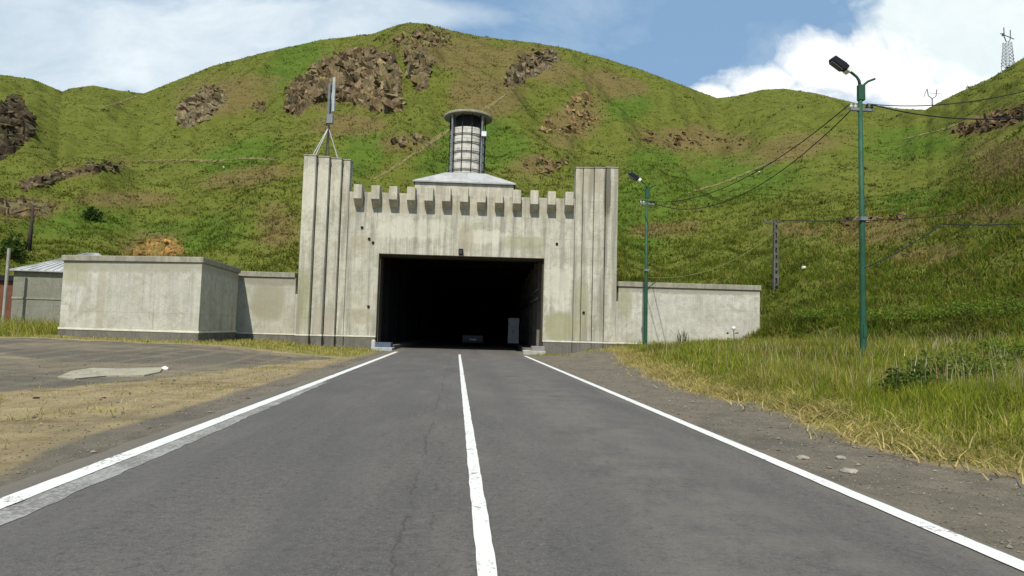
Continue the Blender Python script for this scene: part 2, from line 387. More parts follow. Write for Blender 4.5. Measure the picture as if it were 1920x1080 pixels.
lot = sstep(-.8, .6, GY - lot_near(GX) + warp) * sstep(-.6, .8, lot_far(GX) - GY + warp * .6) * sstep(-4.9, -6.0, GX)
grv = np.maximum(sstep(-5.0, -4.35, GX + warp * .3 - .6 * sstep(9, 4, GY)) * (GX < 0), sstep(.5, -.4, GX - grass_edge(GY)) * (GX > 0)) * (np.abs(GX) < 9)
grn = sstep(-.2, .9, GX - grass_edge(GY)) * (GX > 0)
weed = sstep(-.5, 1.5, GY - lot_far(GX) + warp) * (GX < -4.5)
cl = np.stack([lot, grv, np.maximum(grn, weed * .65), np.ones_like(lot)], -1)
t = NT('dirt and gravel'); sp = t.sep(t.attr('mask'))
v_ = t.pos(); n0 = t.noise(.35, 6, .65, v_); n1 = t.noise(1.8, 8, .7, v_); n2 = t.noise(12, 6, .75, v_); n3 = t.noise(45, 3, .7, v_); vo = t.voro(26, 'F1', 0, v_)
dirt = t.mix(t.ramp(n1, [(.35, 0.0), (.65, 1.0)]), (.245, .185, .095), (.37, .295, .155))
dirt = t.mix(t.ramp(n0, [(.5, 0.0), (.66, .8)]), dirt, (.205, .17, .11))
dirt = t.mix(t.ramp(n2, [(.55, 0.0), (.72, .6)]), dirt, (.44, .37, .18))
dirt = t.mix(t.ramp(n2, [(.3, .7), (.42, 0.0)]), dirt, (.11, .08, .038))
dirt = t.mix(t.ramp(t.noise(.55, 7, .7, t.pos((.4, 1.1, 1)), 1.0), [(.54, 0.0), (.66, .75)]), dirt, (.145, .105, .05))
dirt = t.mix(t.ramp(t.noise(.8, 6, .7, t.pos((.5, 1.0, 1)), .6), [(.58, 0.0), (.70, .6)]), dirt, (.36, .24, .12))
gr = t.mix(t.ramp(n1, [(.35, 0.0), (.68, 1.0)]), (.125, .110, .084), (.20, .172, .125))
gr = t.mix(t.ramp(n2, [(.52, 0.0), (.75, .8)]), gr, (.26, .225, .165))
gr = t.mix(t.ramp(n0, [(.52, 0.0), (.62, .6)]), gr, (.095, .086, .072))
lt = t.mix(t.ramp(n1, [(.35, 0.0), (.7, 1.0)]), (.145, .125, .09), (.215, .18, .125))
lt = t.mix(t.ramp(t.noise(.5, 7, .7, t.pos((.35, 1, 1)), .8), [(.48, 0.0), (.62, .9)]), lt, (.27, .22, .135))
lt = t.mix(t.ramp(t.noise(.6, 7, .7, t.pos((.3, 1.2, 1)), 1.2), [(.6, 0.0), (.66, .8)]), lt, (.088, .078, .06))
pz = t.sep(v_)
lt = t.mix(t.ramp(t.noise(.22, 6, .7, t.pos((.5, 1.3, 1)), .6), [(.46, .75), (.56, 0.0)]), lt, (.095, .088, .075))
rut = t.N('ShaderNodeTexWave'); rut.inputs['Scale'].default_value = .16; rut.inputs['Distortion'].default_value = 7; rut.inputs['Detail'].default_value = 3; rut.inputs['Detail Scale'].default_value = 1.2
t.L(t.pos((1.6, .25, 1)), rut.inputs[0]); dirt = t.mix(t.math('MULTIPLY', t.ramp(rut.outputs[1], [(.0, 1.0), (.25, 0.0)]), .3), dirt, (.15, .115, .065))
lt = t.mix(t.math('MULTIPLY', t.ramp(rut.outputs[1], [(.0, 1.0), (.2, 0.0)]), .4), lt, (.24, .20, .13))
gn = t.mix(t.ramp(n1, [(.35, 0.0), (.65, 1.0)]), (.13, .14, .03), (.26, .23, .06))
nn = t.math('MULTIPLY', t.math('SUBTRACT', n1, .5), 1.2); nf = t.math('MULTIPLY', t.math('SUBTRACT', n2, .5), .7); nn = t.math('ADD', nn, nf)
def thr(ch): return t.ramp(t.math('ADD', ch, nn), [(.35, 0.0), (.65, 1.0)])
c = t.mix(thr(sp[1]), dirt, gr); c = t.mix(thr(sp[0]), c, lt); c = t.mix(thr(sp[2]), c, gn)
c = t.mix(t.ramp(vo, [(.1, .5), (.22, 0.0)]), c, (.24, .21, .16))
c = t.mix(t.ramp(n3, [(.35, .5), (.5, 0.0)]), c, (.045, .036, .024))
t.col(c); t.set(Roughness=.95); t.b.inputs['Specular IOR Level'].default_value = .1
b1 = t.bump(n2, .7, .05); t.bump(n3, .6, .02, b1)
gi = np.arange(GX.size).reshape(GX.shape)
Q = np.stack([gi[:-1, :-1], gi[1:, :-1], gi[1:, 1:], gi[:-1, 1:]], -1).reshape(-1, 4)
ZZ = GZ(GX, GY) - .02 * lot
tag(mesh_obj('ground', np.stack([GX, GY, ZZ], -1).reshape(-1, 3), Q, t.m, None, True, {'mask': cl.reshape(-1, 4)}), kind='structure')

# road --------------------------------------------------------------
ry = np.arange(-14, 131, .2)
el = -3.98 - .10 * np.clip((ry - 10) / 20, 0, 1) + .10 * noise2(ry * .9, ry * 0 + 1, 7) + .07 * noise2(ry * 3.1, ry * 0 + 2, 7)
er = 4.0 + .06 * noise2(ry * .8, ry * 0 + 4, 7) + .05 * noise2(ry * 3, ry * 0 + 9, 7)
el = np.where(ry > 39, -4.06, el); er = np.where(ry > 39, 4.06, er)
fr = np.array([0, .02, .12, .25, .4, .5, .6, .75, .88, .98, 1])
V = []
for y, a, b in zip(ry, el, er):
    for f in fr: V.append((a + (b - a) * f, y, -.06 if f in (0, 1) else .0))
n = len(fr); Q = []
for i in range(len(ry) - 1):
    for k in range(n - 1): Q.append((i * n + k, i * n + k + 1, (i + 1) * n + k + 1, (i + 1) * n + k))
t = NT('worn asphalt'); v_ = t.pos(); ps = t.sep(v_)
big = t.noise(.28, 5, .6, t.pos((1, .35, 1))); mid = t.noise(1.1, 6, .65, t.pos((1.4, .35, 1))); fi = t.noise(60, 4, .8, v_); gr_ = t.noise(9, 5, .7, v_)
pit = t.voro(70, 'F1', 0, v_)
c = t.mix(t.ramp(big, [(.36, 0.0), (.64, 1.0)]), (.088, .081, .074), (.122, .111, .098))
c = t.mix(t.ramp(mid, [(.5, 0.0), (.72, .6)]), c, (.160, .144, .122))
c = t.mix(t.ramp(mid, [(.26, .75), (.46, 0.0)]), c, (.070, .067, .064))
c = t.mix(t.ramp(t.noise(.5, 7, .65, t.pos((1.6, .22, 1)), .7), [(.52, 0.0), (.66, .6)]), c, (.078, .074, .072))
agg = t.noise(24, 6, .8, v_)
c = t.mix(t.ramp(agg, [(.34, .7), (.48, 0.0)]), c, (.05, .047, .044))
c = t.mix(t.ramp(agg, [(.54, 0.0), (.68, .6)]), c, (.165, .15, .13))
g2_ = t.noise(11, 8, .82, v_); vg = t.voro(32, 'F1', 0, v_)
c = t.mix(t.ramp(g2_, [(.36, .75), (.47, 0.0)]), c, (.048, .045, .043))
c = t.mix(t.ramp(g2_, [(.55, 0.0), (.66, .6)]), c, (.165, .152, .132))
c = t.mix(t.ramp(vg, [(.10, .55), (.2, 0.0)]), c, (.20, .185, .16))
# polished wheel tracks
for cx, w in ((-2.75, .42), (-1.15, .42), (1.05, .40), (2.7, .42)):
    d = t.math('ABSOLUTE', t.math('SUBTRACT', ps[0], cx)); m = t.ramp(d, [(0.0, .38), (w, 0.0)])
    c = t.mix(m, c, (.088, .083, .081))
c = t.mix(t.ramp(fi, [(.32, .45), (.5, 0.0)]), c, (.035, .034, .033))
c = t.mix(t.ramp(fi, [(.58, 0.0), (.78, .5)]), c, (.18, .17, .15))
c = t.mix(t.ramp(gr_, [(.6, 0.0), (.72, .35)]), c, (.05, .048, .046))
# coarse ravelled patch on the right lane near the camera
rp = t.math('MULTIPLY', t.ramp(t.math('ABSOLUTE', t.math('SUBTRACT', ps[0], 2.1)), [(.5, 1.0), (1.3, 0.0)]), t.ramp(ps[1], [(0.0, 1.0), (.9, 1.0)]))
c = t.mix(t.math('MULTIPLY', rp, t.ramp(t.noise(1.4, 6, .7, v_), [(.42, 0.0), (.58, .45)])), c, (.155, .135, .11))
ed_ = t.math('ABSOLUTE', t.math('SUBTRACT', ps[0], .05)); ed_ = t.math('ADD', ed_, t.math('MULTIPLY', t.math('SUBTRACT', mid, .5), .9))
c = t.mix(t.ramp(t.math('MULTIPLY', ed_, .2), [(.66, 0.0), (.82, .75)]), c, (.17, .145, .105))
# longitudinal cracks
def crack(cx, amp, w, fm, th):
    nx = t.noise(.55, 6, .7, t.pos((.0, 1, 0))); dx = t.math('MULTIPLY', t.math('SUBTRACT', nx, .5), amp)
    fine_ = t.math('MULTIPLY', t.math('SUBTRACT', t.noise(7, 3, .6, v_), .5), .10)
    d = t.math('ABSOLUTE', t.math('SUBTRACT', t.math('ADD', t.math('ADD', ps[0], dx), fine_), cx))
    m = t.ramp(d, [(0.0, 1.0), (w, 0.0)]); g = t.ramp(t.noise(fm, 4, .6, t.pos((.2, 1, 1))), [(th, 0.0), (th + .08, 1.0)])
    return t.math('MULTIPLY', t.math('MULTIPLY', m, g), .45)
for a in ((-.36, .3, .020, .8, .42), (-.16, .25, .012, 1.3, .5), (.75, .7, .010, .9, .56), (1.75, .9, .012, 1.1, .56)):
    c = t.mix(crack(*a), c, (.022, .021, .02))
t.col(c); t.set(Roughness=.9); b1 = t.bump(fi, .55, .008); t.bump(pit, .4, .006, b1)
ASPH = t.m
tag(mesh_obj('road', V, Q, ASPH, None, True), kind='structure')

def paint(name, wear, c=(.78, .77, .72)):
    t = NT(name); v_ = t.pos(); n = t.noise(22, 6, .75, v_); n2 = t.noise(1.2, 5, .7, v_)
    f = t.ramp(t.math('ADD', n, t.math('MULTIPLY', t.math('SUBTRACT', n2, .5), .7)), [(.62 - wear, 0.0), (.70 - wear * .8, 1.0)] if wear < .5 else [(.40, 0.0), (.58, 1.0)])
    cc = t.mix(t.ramp(n2, [(.3, 0.0), (.7, 1.0)]), tuple(x * .88 for x in c), c)
    t.col(t.mix(f, cc, (.16, .15, .135))); t.set(Roughness=.7); t.bump(n, .3, .004); return t.m
PAINT = paint('road paint', .03, (.66, .65, .60)); PAINTW = paint('old road paint', .52, (.33, .32, .29))
def stripe(name, cx, w, y0, y1, mat, ragged=.007, z=.009, kind='structure'):
    yy = np.arange(y0, y1, .12); V = []; Q = []
    for i, y in enumerate(yy):
        c0 = cx(y) if callable(cx) else cx
        V += [(c0 - w / 2 + ragged * noise2(np.array([y * 4]), np.array([1.5]), 3)[0], y, z), (c0 + w / 2 + ragged * noise2(np.array([y * 4]), np.array([7.5]), 3)[0], y, z)]
        if i: Q.append((2 * i - 2, 2 * i - 1, 2 * i + 1, 2 * i))
    return tag(mesh_obj(name, V, Q, mat), kind=kind)
stripe('road_centre_line', lambda y: .22 - .12 * min(1, max(0, (y - 3) / 30)), .12, -6, 35.4, PAINT)
stripe('road_edge_line', -3.47, .2, -6, 37.0, PAINT)
stripe('road_edge_line', 3.70, .17, -6, 35.4, PAINT)
stripe('road_old_edge_line', lambda y: -3.24 - .012 * max(0, y - 6), .26, -6, 16.5, PAINTW, .035, .004)

# ------------------------------------------------------------------ tunnel portal
PHI = math.radians(-3)
PB = Vector((0, 40, 0))
def loc2w(x, y, z=0.0):
    c, s = math.cos(PHI), math.sin(PHI); return Vector((PB.x + x * c - y * s, PB.y + x * s + y * c, z))
portal = empty('tunnel_portal', PB, PHI, 'castle-like concrete tunnel entrance with battlements, stepped side towers and a dark road opening', 'tunnel entrance')
OW, OH, HW = 5.17, 5.95, 7.1
cx0 = .06
Z1, Z2 = .74, .84
m = MB()
m.prism([(-HW, Z2), (-OW + cx0, Z2), (-OW + cx0, OH), (OW + cx0, OH), (OW + cx0, Z2), (HW, Z2), (HW, 9.8), (-HW, 9.8)], 0, 1.3, 'y')
facade = m.build('facade', CONC, portal, bev=.02)
pl = MB(); bd = MB()
def pier_base(x0, x1, yf, yb):
    pl.box(x0 - .012, x1 + .012, yf - .012, yb, -.6, Z1); bd.box(x0 - .035, x1 + .035, yf - .035, yb, Z1, Z2)
def flush():
    global pl, bd
    pl.build('plinth', PLINTH, portal); bd.build('plinth_band', BAND, portal); pl = MB(); bd = MB()
pier_base(-HW + .05, -OW + cx0 - .04, 0, 1.2); flush(); pier_base(OW + cx0 + .04, HW - .05, 0, 1.2); flush()
for sgn, steps in ((-1, (.34, .68, 1.0)), (1, (.16, .32, .50))):
    xe = (7.1, 7.58, 8.26, 8.97, 9.74)
    core = MB()
    for k in range(4):
        a, b = sorted((sgn * xe[k], sgn * xe[k + 1])); yf = -.04 if k == 0 else -steps[k - 1]
        top = 11.78 - .012 * k
        p = MB(); g = .014
        p.box(a + g, b - g, yf, 1.5 if k else .75, Z2 + .002, top)
        o = p.build('tower_fin', CONC, portal, bev=.03)
        pier_base(a + g, b - g, yf, .7); flush()
        c_ = MB(); c_.box(a + g - .025, b - g + .025, yf - .03, 1.52 if k else .77, top, top + .07); c_.build('fin_cap', COPING, portal)
        if k < 3:
            core.box(min(sgn * xe[k + 1], 9e9) - .05, sgn * xe[k + 1] + .05, yf + .22, 1.4, -.3, top - .1)
    core.build('tower_core', PLINTH, portal)  # dark core colour paints shade into the grooves between fins
for i in range(13):
    cx = .1 + (i - 6) * 1.095 + random.uniform(-.015, .015); w = .26 + random.uniform(-.012, .012)
    jz = random.uniform(-.035, .035)
    MB().prism([(-.55, 10.14 + jz), (.48, 10.14 + jz), (.48, 9.803), (-.004, 9.803), (-.004, 8.86), (-.55, 9.28)], cx - w, cx + w, 'x').build('merlon', CONCR, portal, bev=.02)
MB().box(-HW + .05, HW - .05, 1.3, 1.5, 8.8, 9.6).build('parapet_ledge', COPING, portal)
lam = MB().box(-.15, .13, -.30, -.003, 6.02, 6.38, .02).build('lamp_housing', DARK, portal)
MB().box(-.10, .08, -.34, -.302, 6.06, 6.30).build('lamp_lens', plain('dusty lens', (.05, .05, .05), .25), lam)
for x, z in ((-6.22, 7.55), (-5.75, 6.85), (-5.5, 6.62), (-5.62, 2.62), (7.75, 2.62), (6.0, 6.9)):
    yf = -.06 if abs(x) < 7.1 else -.22
    MB().lathe([(.001, .006), (.075, .006), (.085, .012), (.085, .06)], 12).build('drain_hole', DARK, portal).matrix_local = Matrix.Translation((x, yf + .065 if abs(x) < 7.1 else yf + .065, z)) @ Matrix.Rotation(PI / 2, 4, 'X')

# opening frame: dark brown lining of the mouth
MB().prism([(-OW + cx0, .26), (-OW + cx0 + .10, .26), (-OW + cx0 + .10, OH - .12), (OW + cx0 - .10, OH - .12), (OW + cx0 - .10, .26), (OW + cx0, .26), (OW + cx0, OH - .002), (-OW + cx0, OH - .002)], .25, 1.25, 'y').build('opening_frame', plain('dark reveal', (.055, .048, .030), .9), portal)

# tunnel bore -------------------------------------------------------
tun = empty('road_tunnel', PB, PHI, 'tunnel bore with black shade painted in, running into the hill behind the castle-like portal', 'tunnel')
L1 = 92
li = MB()
li.box(-6.3, -5.25, 1.32, L1, -.6, 6.6); MB().box(5.4, 6.4, 1.32, L1, -.6, 6.6).build('side_wall', plain('daylit side wall', (.075, .066, .06), .95, 0, .5, 1.2, .3), tun); li.box(-6.3, 6.4, 1.32, L1, 6.602, 7.6); li.box(-6.3, 6.4, L1 + .003, L1 + 1, -.6, 7.6)  # right wall coloured paler to imitate daylight from the mouth
li.build('lining', BORE_DARK, tun)
MB().box(-5.25, -4.12, .1, L1, -.4, .24).build('walkway', BORE_LIT, tun); MB().box(4.16, 5.4, .1, L1, -.4, .24).build('walkway', BORE_LIT, tun)
for k in range(7):
    y = 3.2 + k * 4.4
    MB().box(5.08, 5.398, y, y + .45, .242, 6.4).build('rib', BORE_LIT, tun)
    MB().box(-5.248, -4.98, y, y + .45, .242, 6.4).build('rib', BORE_DARK, tun)
    MB().box(-5.2, 5.35, y, y + .45, 6.402, 6.6).build('beam', BORE_DARK, tun)
MB().tube([(5.02, 1.8, 3.55), (5.0, 14, 3.6), (5.0, 60, 3.6)], .09, 8).build('cable_pipe', STEEL, tun, True)
MB().tube([(5.03, 1.8, 4.15), (5.0, 60, 4.15)], .06, 8).build('cable_pipe', STEEL, tun, True)
# the rubble kerbs at the mouth
kb = empty('kerb_block', loc2w(-4.45, -.55), PHI, 'low blue-grey kerb block on a pale slab at the left foot of the tunnel mouth', 'kerb block')
MB().box(-.72, .55, -.55, .5, -.2, .17, .02).build('slab', plain('pale kerb stone', (.36, .37, .37), .9), kb)
MB().prism([(-.40, .172), (.45, .172), (.45, .46), (-.30, .46)], -.52, .44, 'x').build('block', plain('blue grey painted stone', (.055, .075, .105), .7), kb, bev=.02)
MB().lathe([(.13, .172), (.13, .5), (.09, .6), (.001, .62)], 14, -.62, -.3).build('bollard_stub', plain('pale stub', (.45, .44, .40), .8), kb)
kr = empty('kerb_block', loc2w(4.62, -.5), PHI, 'stepped pale concrete kerb block at the right foot of the tunnel mouth', 'kerb block')
MB().box(-.62, .75, -.5, .55, -.2, .2, .02).build('slab', plain('pale kerb stone 2', (.36, .35, .31), .9), kr)
MB().box(-.1, .72, -.25, .5, .202, .46, .02).build('block', plain('grey kerb stone', (.22, .215, .2), .9), kr)
# cabinet inside
cab = empty('electrical_cabinet', Vector((4.5, 52.6, .24)), PHI, 'pale grey metal cabinet standing against the right wall just inside the dark tunnel', 'cabinet')
MB().box(-.45, .45, -.2, .2, .08, 2.15, .015).build('body', plain('cabinet enamel', (.60, .57, .56), .6), cab)
for a, b in ((-.43, -.01), (.01, .43)):
    d = MB().box(a, b, -.225, -.203, .14, 2.1, .006).build('door', plain('cabinet door enamel', (.64, .61, .60), .6), cab)
    MB().box((b - .06) if a < -.2 else a + .03, (b - .03) if a < -.2 else a + .06, -.255, -.227, 1.0, 1.2).build('handle', DARK, d)
MB().box(-.45, .45, -.18, .18, 0, .08).build('base', DARK, cab)
# car inside the tunnel, seen from behind
car = empty('parked_car', Vector((1.16, 52.2, 0)), 0, 'dark car seen from behind inside the shaded tunnel, its pale number plate catching light', 'car')
CARP = plain('black car paint', (.012, .012, .014), .25)
prof = [(0, .32), (.02, .55), (.06, .92), (.55, 1.0), (1.15, 1.42), (1.4, 1.46), (2.3, 1.42), (3.0, .98), (4.05, .84), (4.2, .6), (4.2, .3)]
MB().prism(prof, -.86, .86, 'x').build('body', CARP, car, bev=.05)
MB().prism([(.50, 1.0), (.55, 1.03), (1.12, 1.40), (1.09, 1.42)], -.62, .62, 'x').build('rear_window', plain('car glass', (.01, .012, .014), .08), car)
pt = MB().box(-.26, .26, -.03, -.004, .48, .60).build('number_plate', WHITEP, car)
for s in (-1, 1):
    MB().box(s * .70 - .13, s * .70 + .13, -.015, .05, .68, .86, .01).build('tail_light', plain('tail lamp', (.16, .012, .01), .2), car)
    for y in (.72, 3.35):
        w = MB().lathe([(.2, -.1), (.31, -.1), (.33, -.06), (.33, .06), (.31, .1), (.2, .1)], 20).build('wheel', plain('tyre', (.012, .012, .012), .8), car)
        w.matrix_local = Matrix.Translation((s * .80, y, .33)) @ Matrix.Rotation(PI / 2, 4, 'Y')
        MB().lathe([(.001, -.105), (.2, -.095), (.2, .095), (.001, .105)], 16).build('rim', STEEL, w)
MB().box(-.84, .84, -.06, .0, .30, .5, .02).build('bumper', CARP, car)
MB().tube([(.86, 2.8, 1.0), (1.02, 2.78, 1.03)], [.03, .08], 8).build('mirror', CARP, car)

# ventilation tower ------------------------------------------------
vt = empty('ventilation_tower', loc2w(-.12, 6.3, 7.8), PHI, 'round stone ventilation shaft in an iron cage, with disc cap, behind the battlements', 'tower')
zz = -7.61
yF = -2.5
MB().box(-3.4, 3.4, yF, 2.6, .0, 3.62).build('base_wall', CONCR, vt, bev=.02)
m = MB(); e0, e1, a = 3.62, 4.62, 1.42
b4 = [(-3.55, yF - .15), (3.55, yF - .15), (3.55, 2.75), (-3.55, 2.75)]; t4 = [(-a, -a), (a, -a), (a, a), (-a, a)]
m.prism(b4, e0, e0 + .09, 'z')
for k in range(4):
    p, q_ = b4[k], b4[(k + 1) % 4]; r_, s_2 = t4[(k + 1) % 4], t4[k]
    m.face([(*p, e0 + .092), (*q_, e0 + .092), (*r_, e1), (*s_2, e1)])
m.build('roof', ROOFM, vt)
t = NT('drum stone'); bk = t.N('ShaderNodeTexBrick'); v_ = t.pos(); ps = t.sep(v_)
ang = t.math('ARCTAN2', ps[1], ps[0]); cb = t.N('ShaderNodeCombineXYZ'); t.L(t.math('MULTIPLY', ang, 1.38), cb.inputs[0]); t.L(ps[2], cb.inputs[1])
t.L(cb.outputs[0], bk.inputs[0]); bk.inputs['Scale'].default_value = 1; bk.inputs['Brick Width'].default_value = .72; bk.inputs['Row Height'].default_value = .36; bk.inputs['Mortar Size'].default_value = .012
bk.inputs['Color1'].default_value = (.62, .60, .53, 1); bk.inputs['Color2'].default_value = (.50, .48, .42, 1); bk.inputs['Mortar'].default_value = (.16, .15, .13, 1)
c = t.mix(t.ramp(t.noise(2.5, 6, .7, v_), [(.5, 0.0), (.66, .65)]), bk.outputs[0], (.20, .185, .15))
t.col(c); t.set(Roughness=.9); t.bump(bk.outputs[1], -.4, .03)
R_ = 1.27
MB().lathe([(R_ + .12, 4.35), (R_ + .12, 4.72), (R_, 4.74), (R_, 8.05), (R_ - .25, 8.06), (R_ - .25, 7.5)], 48).build('drum', t.m, vt)
MB().lathe([(.9, 7.6), (.9, 9.2)], 24).build('inner_shaft', DARK, vt)
MB().lathe([(.001, 9.42), (1.0, 9.34), (1.74, 9.14), (1.78, 9.10), (1.78, 8.98), (1.70, 8.97), (.9, 9.05), (.001, 9.05)], 48).build('cap', COPING, vt)
for k in range(12):
    a_ = 2 * PI * (k + .5) / 12
    rr = R_ + .05
    MB().tube([(rr * math.cos(a_), rr * math.sin(a_), 4.72), (rr * math.cos(a_), rr * math.sin(a_), 9.02)], .034, 6).build('cage_bar', DARK, vt)
for k in range(4):
    a_ = PI / 4 + k * PI / 2 
    rr = 1.52
    MB().tube([(rr * math.cos(a_) * .98, rr * math.sin(a_) * .98, 4.5), (rr * math.cos(a_), rr * math.sin(a_), 9.02)], .07, 8).build('column', STEEL, vt)
for z in (4.95, 5.62, 6.28, 6.94, 7.55):
    MB().tube([((R_ + .06) * math.cos(2 * PI * k / 40), (R_ + .06) * math.sin(2 * PI * k / 40), z) for k in range(41)], .030, 5, False).build('cage_ring', DARK, vt)
fl = MB().box(1.02, 1.42, -1.42, -1.15, 7.3, 7.72, .03).build('floodlight', STEEL, vt)
MB().box(1.05, 1.39, -1.44, -1.422, 7.33, 7.66).build('floodlight_glass', WHITEP, fl)
MB().tube([(1.2, -1.15, 7.72), (1.05, -.95, 8.1)], .03, 6).build('floodlight_bracket', DARK, fl)

# antenna on the left tower ----------------------------------------
an = empty('antenna_mast', loc2w(-8.75, .2, 11.78), PHI, 'steel antenna mast with two panel antennas, strutted on top of the left portal tower', 'antenna')
MB().tube([(0, 0, .05), (.30, 0, 5.3)], .05, 8).build('mast', STEEL, an, True)
for x, y in ((-.55, -.9), (-.28, -1.15), (.9, -.5), (.75, .5)):
    MB().tube([(x, y, .02), (.11, 0, 2.1)], .032, 6).build('strut', plain('strut steel', (.42, .43, .42), .5, .4), an)
MB().box(.03, .19, -.26, -.12, 2.5, 4.9, .03).build('panel_antenna', plain('grey panel', (.15, .16, .17), .6), an)
MB().box(.30, .48, -.26, -.10, 3.05, 5.3, .03).build('panel_antenna', plain('pale panel', (.36, .39, .38), .6), an)
MB().box(.03, .42, -.30, -.06, 2.3, 2.9, .02).build('radio_unit', plain('radio unit grey', (.20, .21, .22), .6), an)
MB().tube([(.15, .0, 2.3), (.2, -.15, 1.2), (.3, -.3, .0)], .025, 5).build('cable', WIRE, an)

# left block building ----------------------------------------------
bb = empty('concrete_building', Vector((-17, 37.5, 0)), 0, 'windowless concrete block building with flat coping, left of the tunnel portal', 'building')
def foot(ins, back=0.0):
    A, B, C, D = Vector((-20.95, 35.6)), Vector((-13.25, 34.0)), Vector((-13.6, 40.55)), Vector((-21.3, 41.6))
    P = [A, B, C, D]; cc = sum(P, Vector((0, 0))) / 4; out = []
    for p in P:
        d = p - cc; out.append((cc.x + d.x + math.copysign(ins, d.x) + 17, cc.y + d.y + math.copysign(ins, d.y) - 37.5))
    return out
MB().prism(foot(0), .95, 4.44, 'z').build('wall', CONC2, bb, bev=.02)
MB().prism(foot(.04), .83, .95, 'z').build('plinth_band', BAND, bb)
MB().prism(foot(.014), -.4, .83, 'z').build('plinth', PLINTH, bb)
MB().prism(foot(.09), 4.442, 4.74, 'z').build('coping', COPING, bb, bev=.03)

# low walls ---------------------------------------------------------
wl = empty('boundary_wall', loc2w(-11.7, .3), PHI, 'short concrete wall between the block building and the left portal tower', 'wall')
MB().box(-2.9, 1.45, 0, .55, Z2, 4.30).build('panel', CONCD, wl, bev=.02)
MB().box(1.452, 1.95, 0, .5, Z2, 3.28).build('end_block', CONC2, wl, bev=.02)
MB().box(-2.9, 1.95, -.012, .5, -.4, Z1).build('plinth', PLINTH, wl); MB().box(-2.9, 1.95, -.04, .5, Z1, Z2 - .002).build('plinth_band', BAND, wl)
MB().box(-2.9, 1.40, -.08, .62, 4.302, 4.62).build('coping', COPING, wl, bev=.02)
t = NT('damp stain'); 
wr = empty('boundary_wall', loc2w(14.4, .15), PHI, 'long low concrete wall right of the portal, behind the green lamp post', 'wall')
MB().box(-4.42, 4.62, 0, .55, Z2, 4.34).build('panel', CONCW, wr, bev=.02)
MB().box(-4.63, -4.422, .02, .5, Z2, 3.4).build('end_block', CONC2, wr)
MB().box(-4.63, 4.62, -.012, .5, -.4, Z1).build('plinth', PLINTH, wr); MB().box(-4.63, 4.62, -.04, .5, Z1, Z2 - .002).build('plinth_band', BAND, wr)
MB().box(-4.48, 4.68, -.08, .62, 4.342, 4.66).build('coping', COPING, wr, bev=.02)

# hut ---------------------------------------------------------------
ht = empty('hut', Vector((-25.2, 43, .3)), math.radians(3), 'small grey stone hut with a pale tin hip roof, half hidden by the concrete building', 'hut')
HWALL = concrete('hut stone', (.25, .245, .195), .5, .5, .4, 13.0)
MB().box(-2.95, 3.2, 0, 4.4, -.5, 4.0).build('wall', HWALL, ht)
MB().box(-2.97, 3.22, -.04, -.003, 2.25, 2.36).build('ledge', COPING, ht)
m = MB()
b4 = [(-3.15, -.25), (3.4, -.25), (3.4, 4.65), (-3.15, 4.65)]
m.prism(b4, 4.0, 4.07, 'z')
rl = [(.1, 2.2, 5.5), (.9, 2.2, 5.5)]
z0 = 4.073; A, B, C, D = [(*p, z0) for p in b4]
m.face([A, B, rl[1], rl[0]]); m.face([B, C, rl[1]]); m.face([C, D, rl[0], rl[1]]); m.face([D, A, rl[0]])
for k in range(14):
    f = (k + .5) / 14; xb = -3.15 + 6.55 * f; tp = (rl[0][0] + (rl[1][0] - rl[0][0]) * f, 2.2, 5.53)
    m.tube([(xb, -.25, z0 + .02), tp], .025, 4)
m.build('roof', ROOFM, ht)
ps_ = MB().tube([(0, 0, -.5), (.03, 0, 5.2)], .09, 8).build('post', plain('weathered post', (.33, .31, .26), .9)); ps_.location = (-27.75, 41.6, .4)
tag(ps_, 'pale weathered post in front of the tin-roofed hut', 'post')
sh = empty('shed', Vector((-30.6, 44.5, .3)), .1, 'rusty red sheet-metal shed at the left frame edge beyond the pale post', 'shed')
RUST = plain('rust red sheet', (.15, .062, .035), .8, 0, .4, 2)
MB().box(-2.4, 1.7, 0, 3, -.4, 3.45).build('wall', RUST, sh)
MB().prism([(-.2, 3.452), (3.2, 3.452), (3.2, 3.6), (-.2, 3.8)], -2.6, 1.9, 'x').build('roof', DARK, sh)

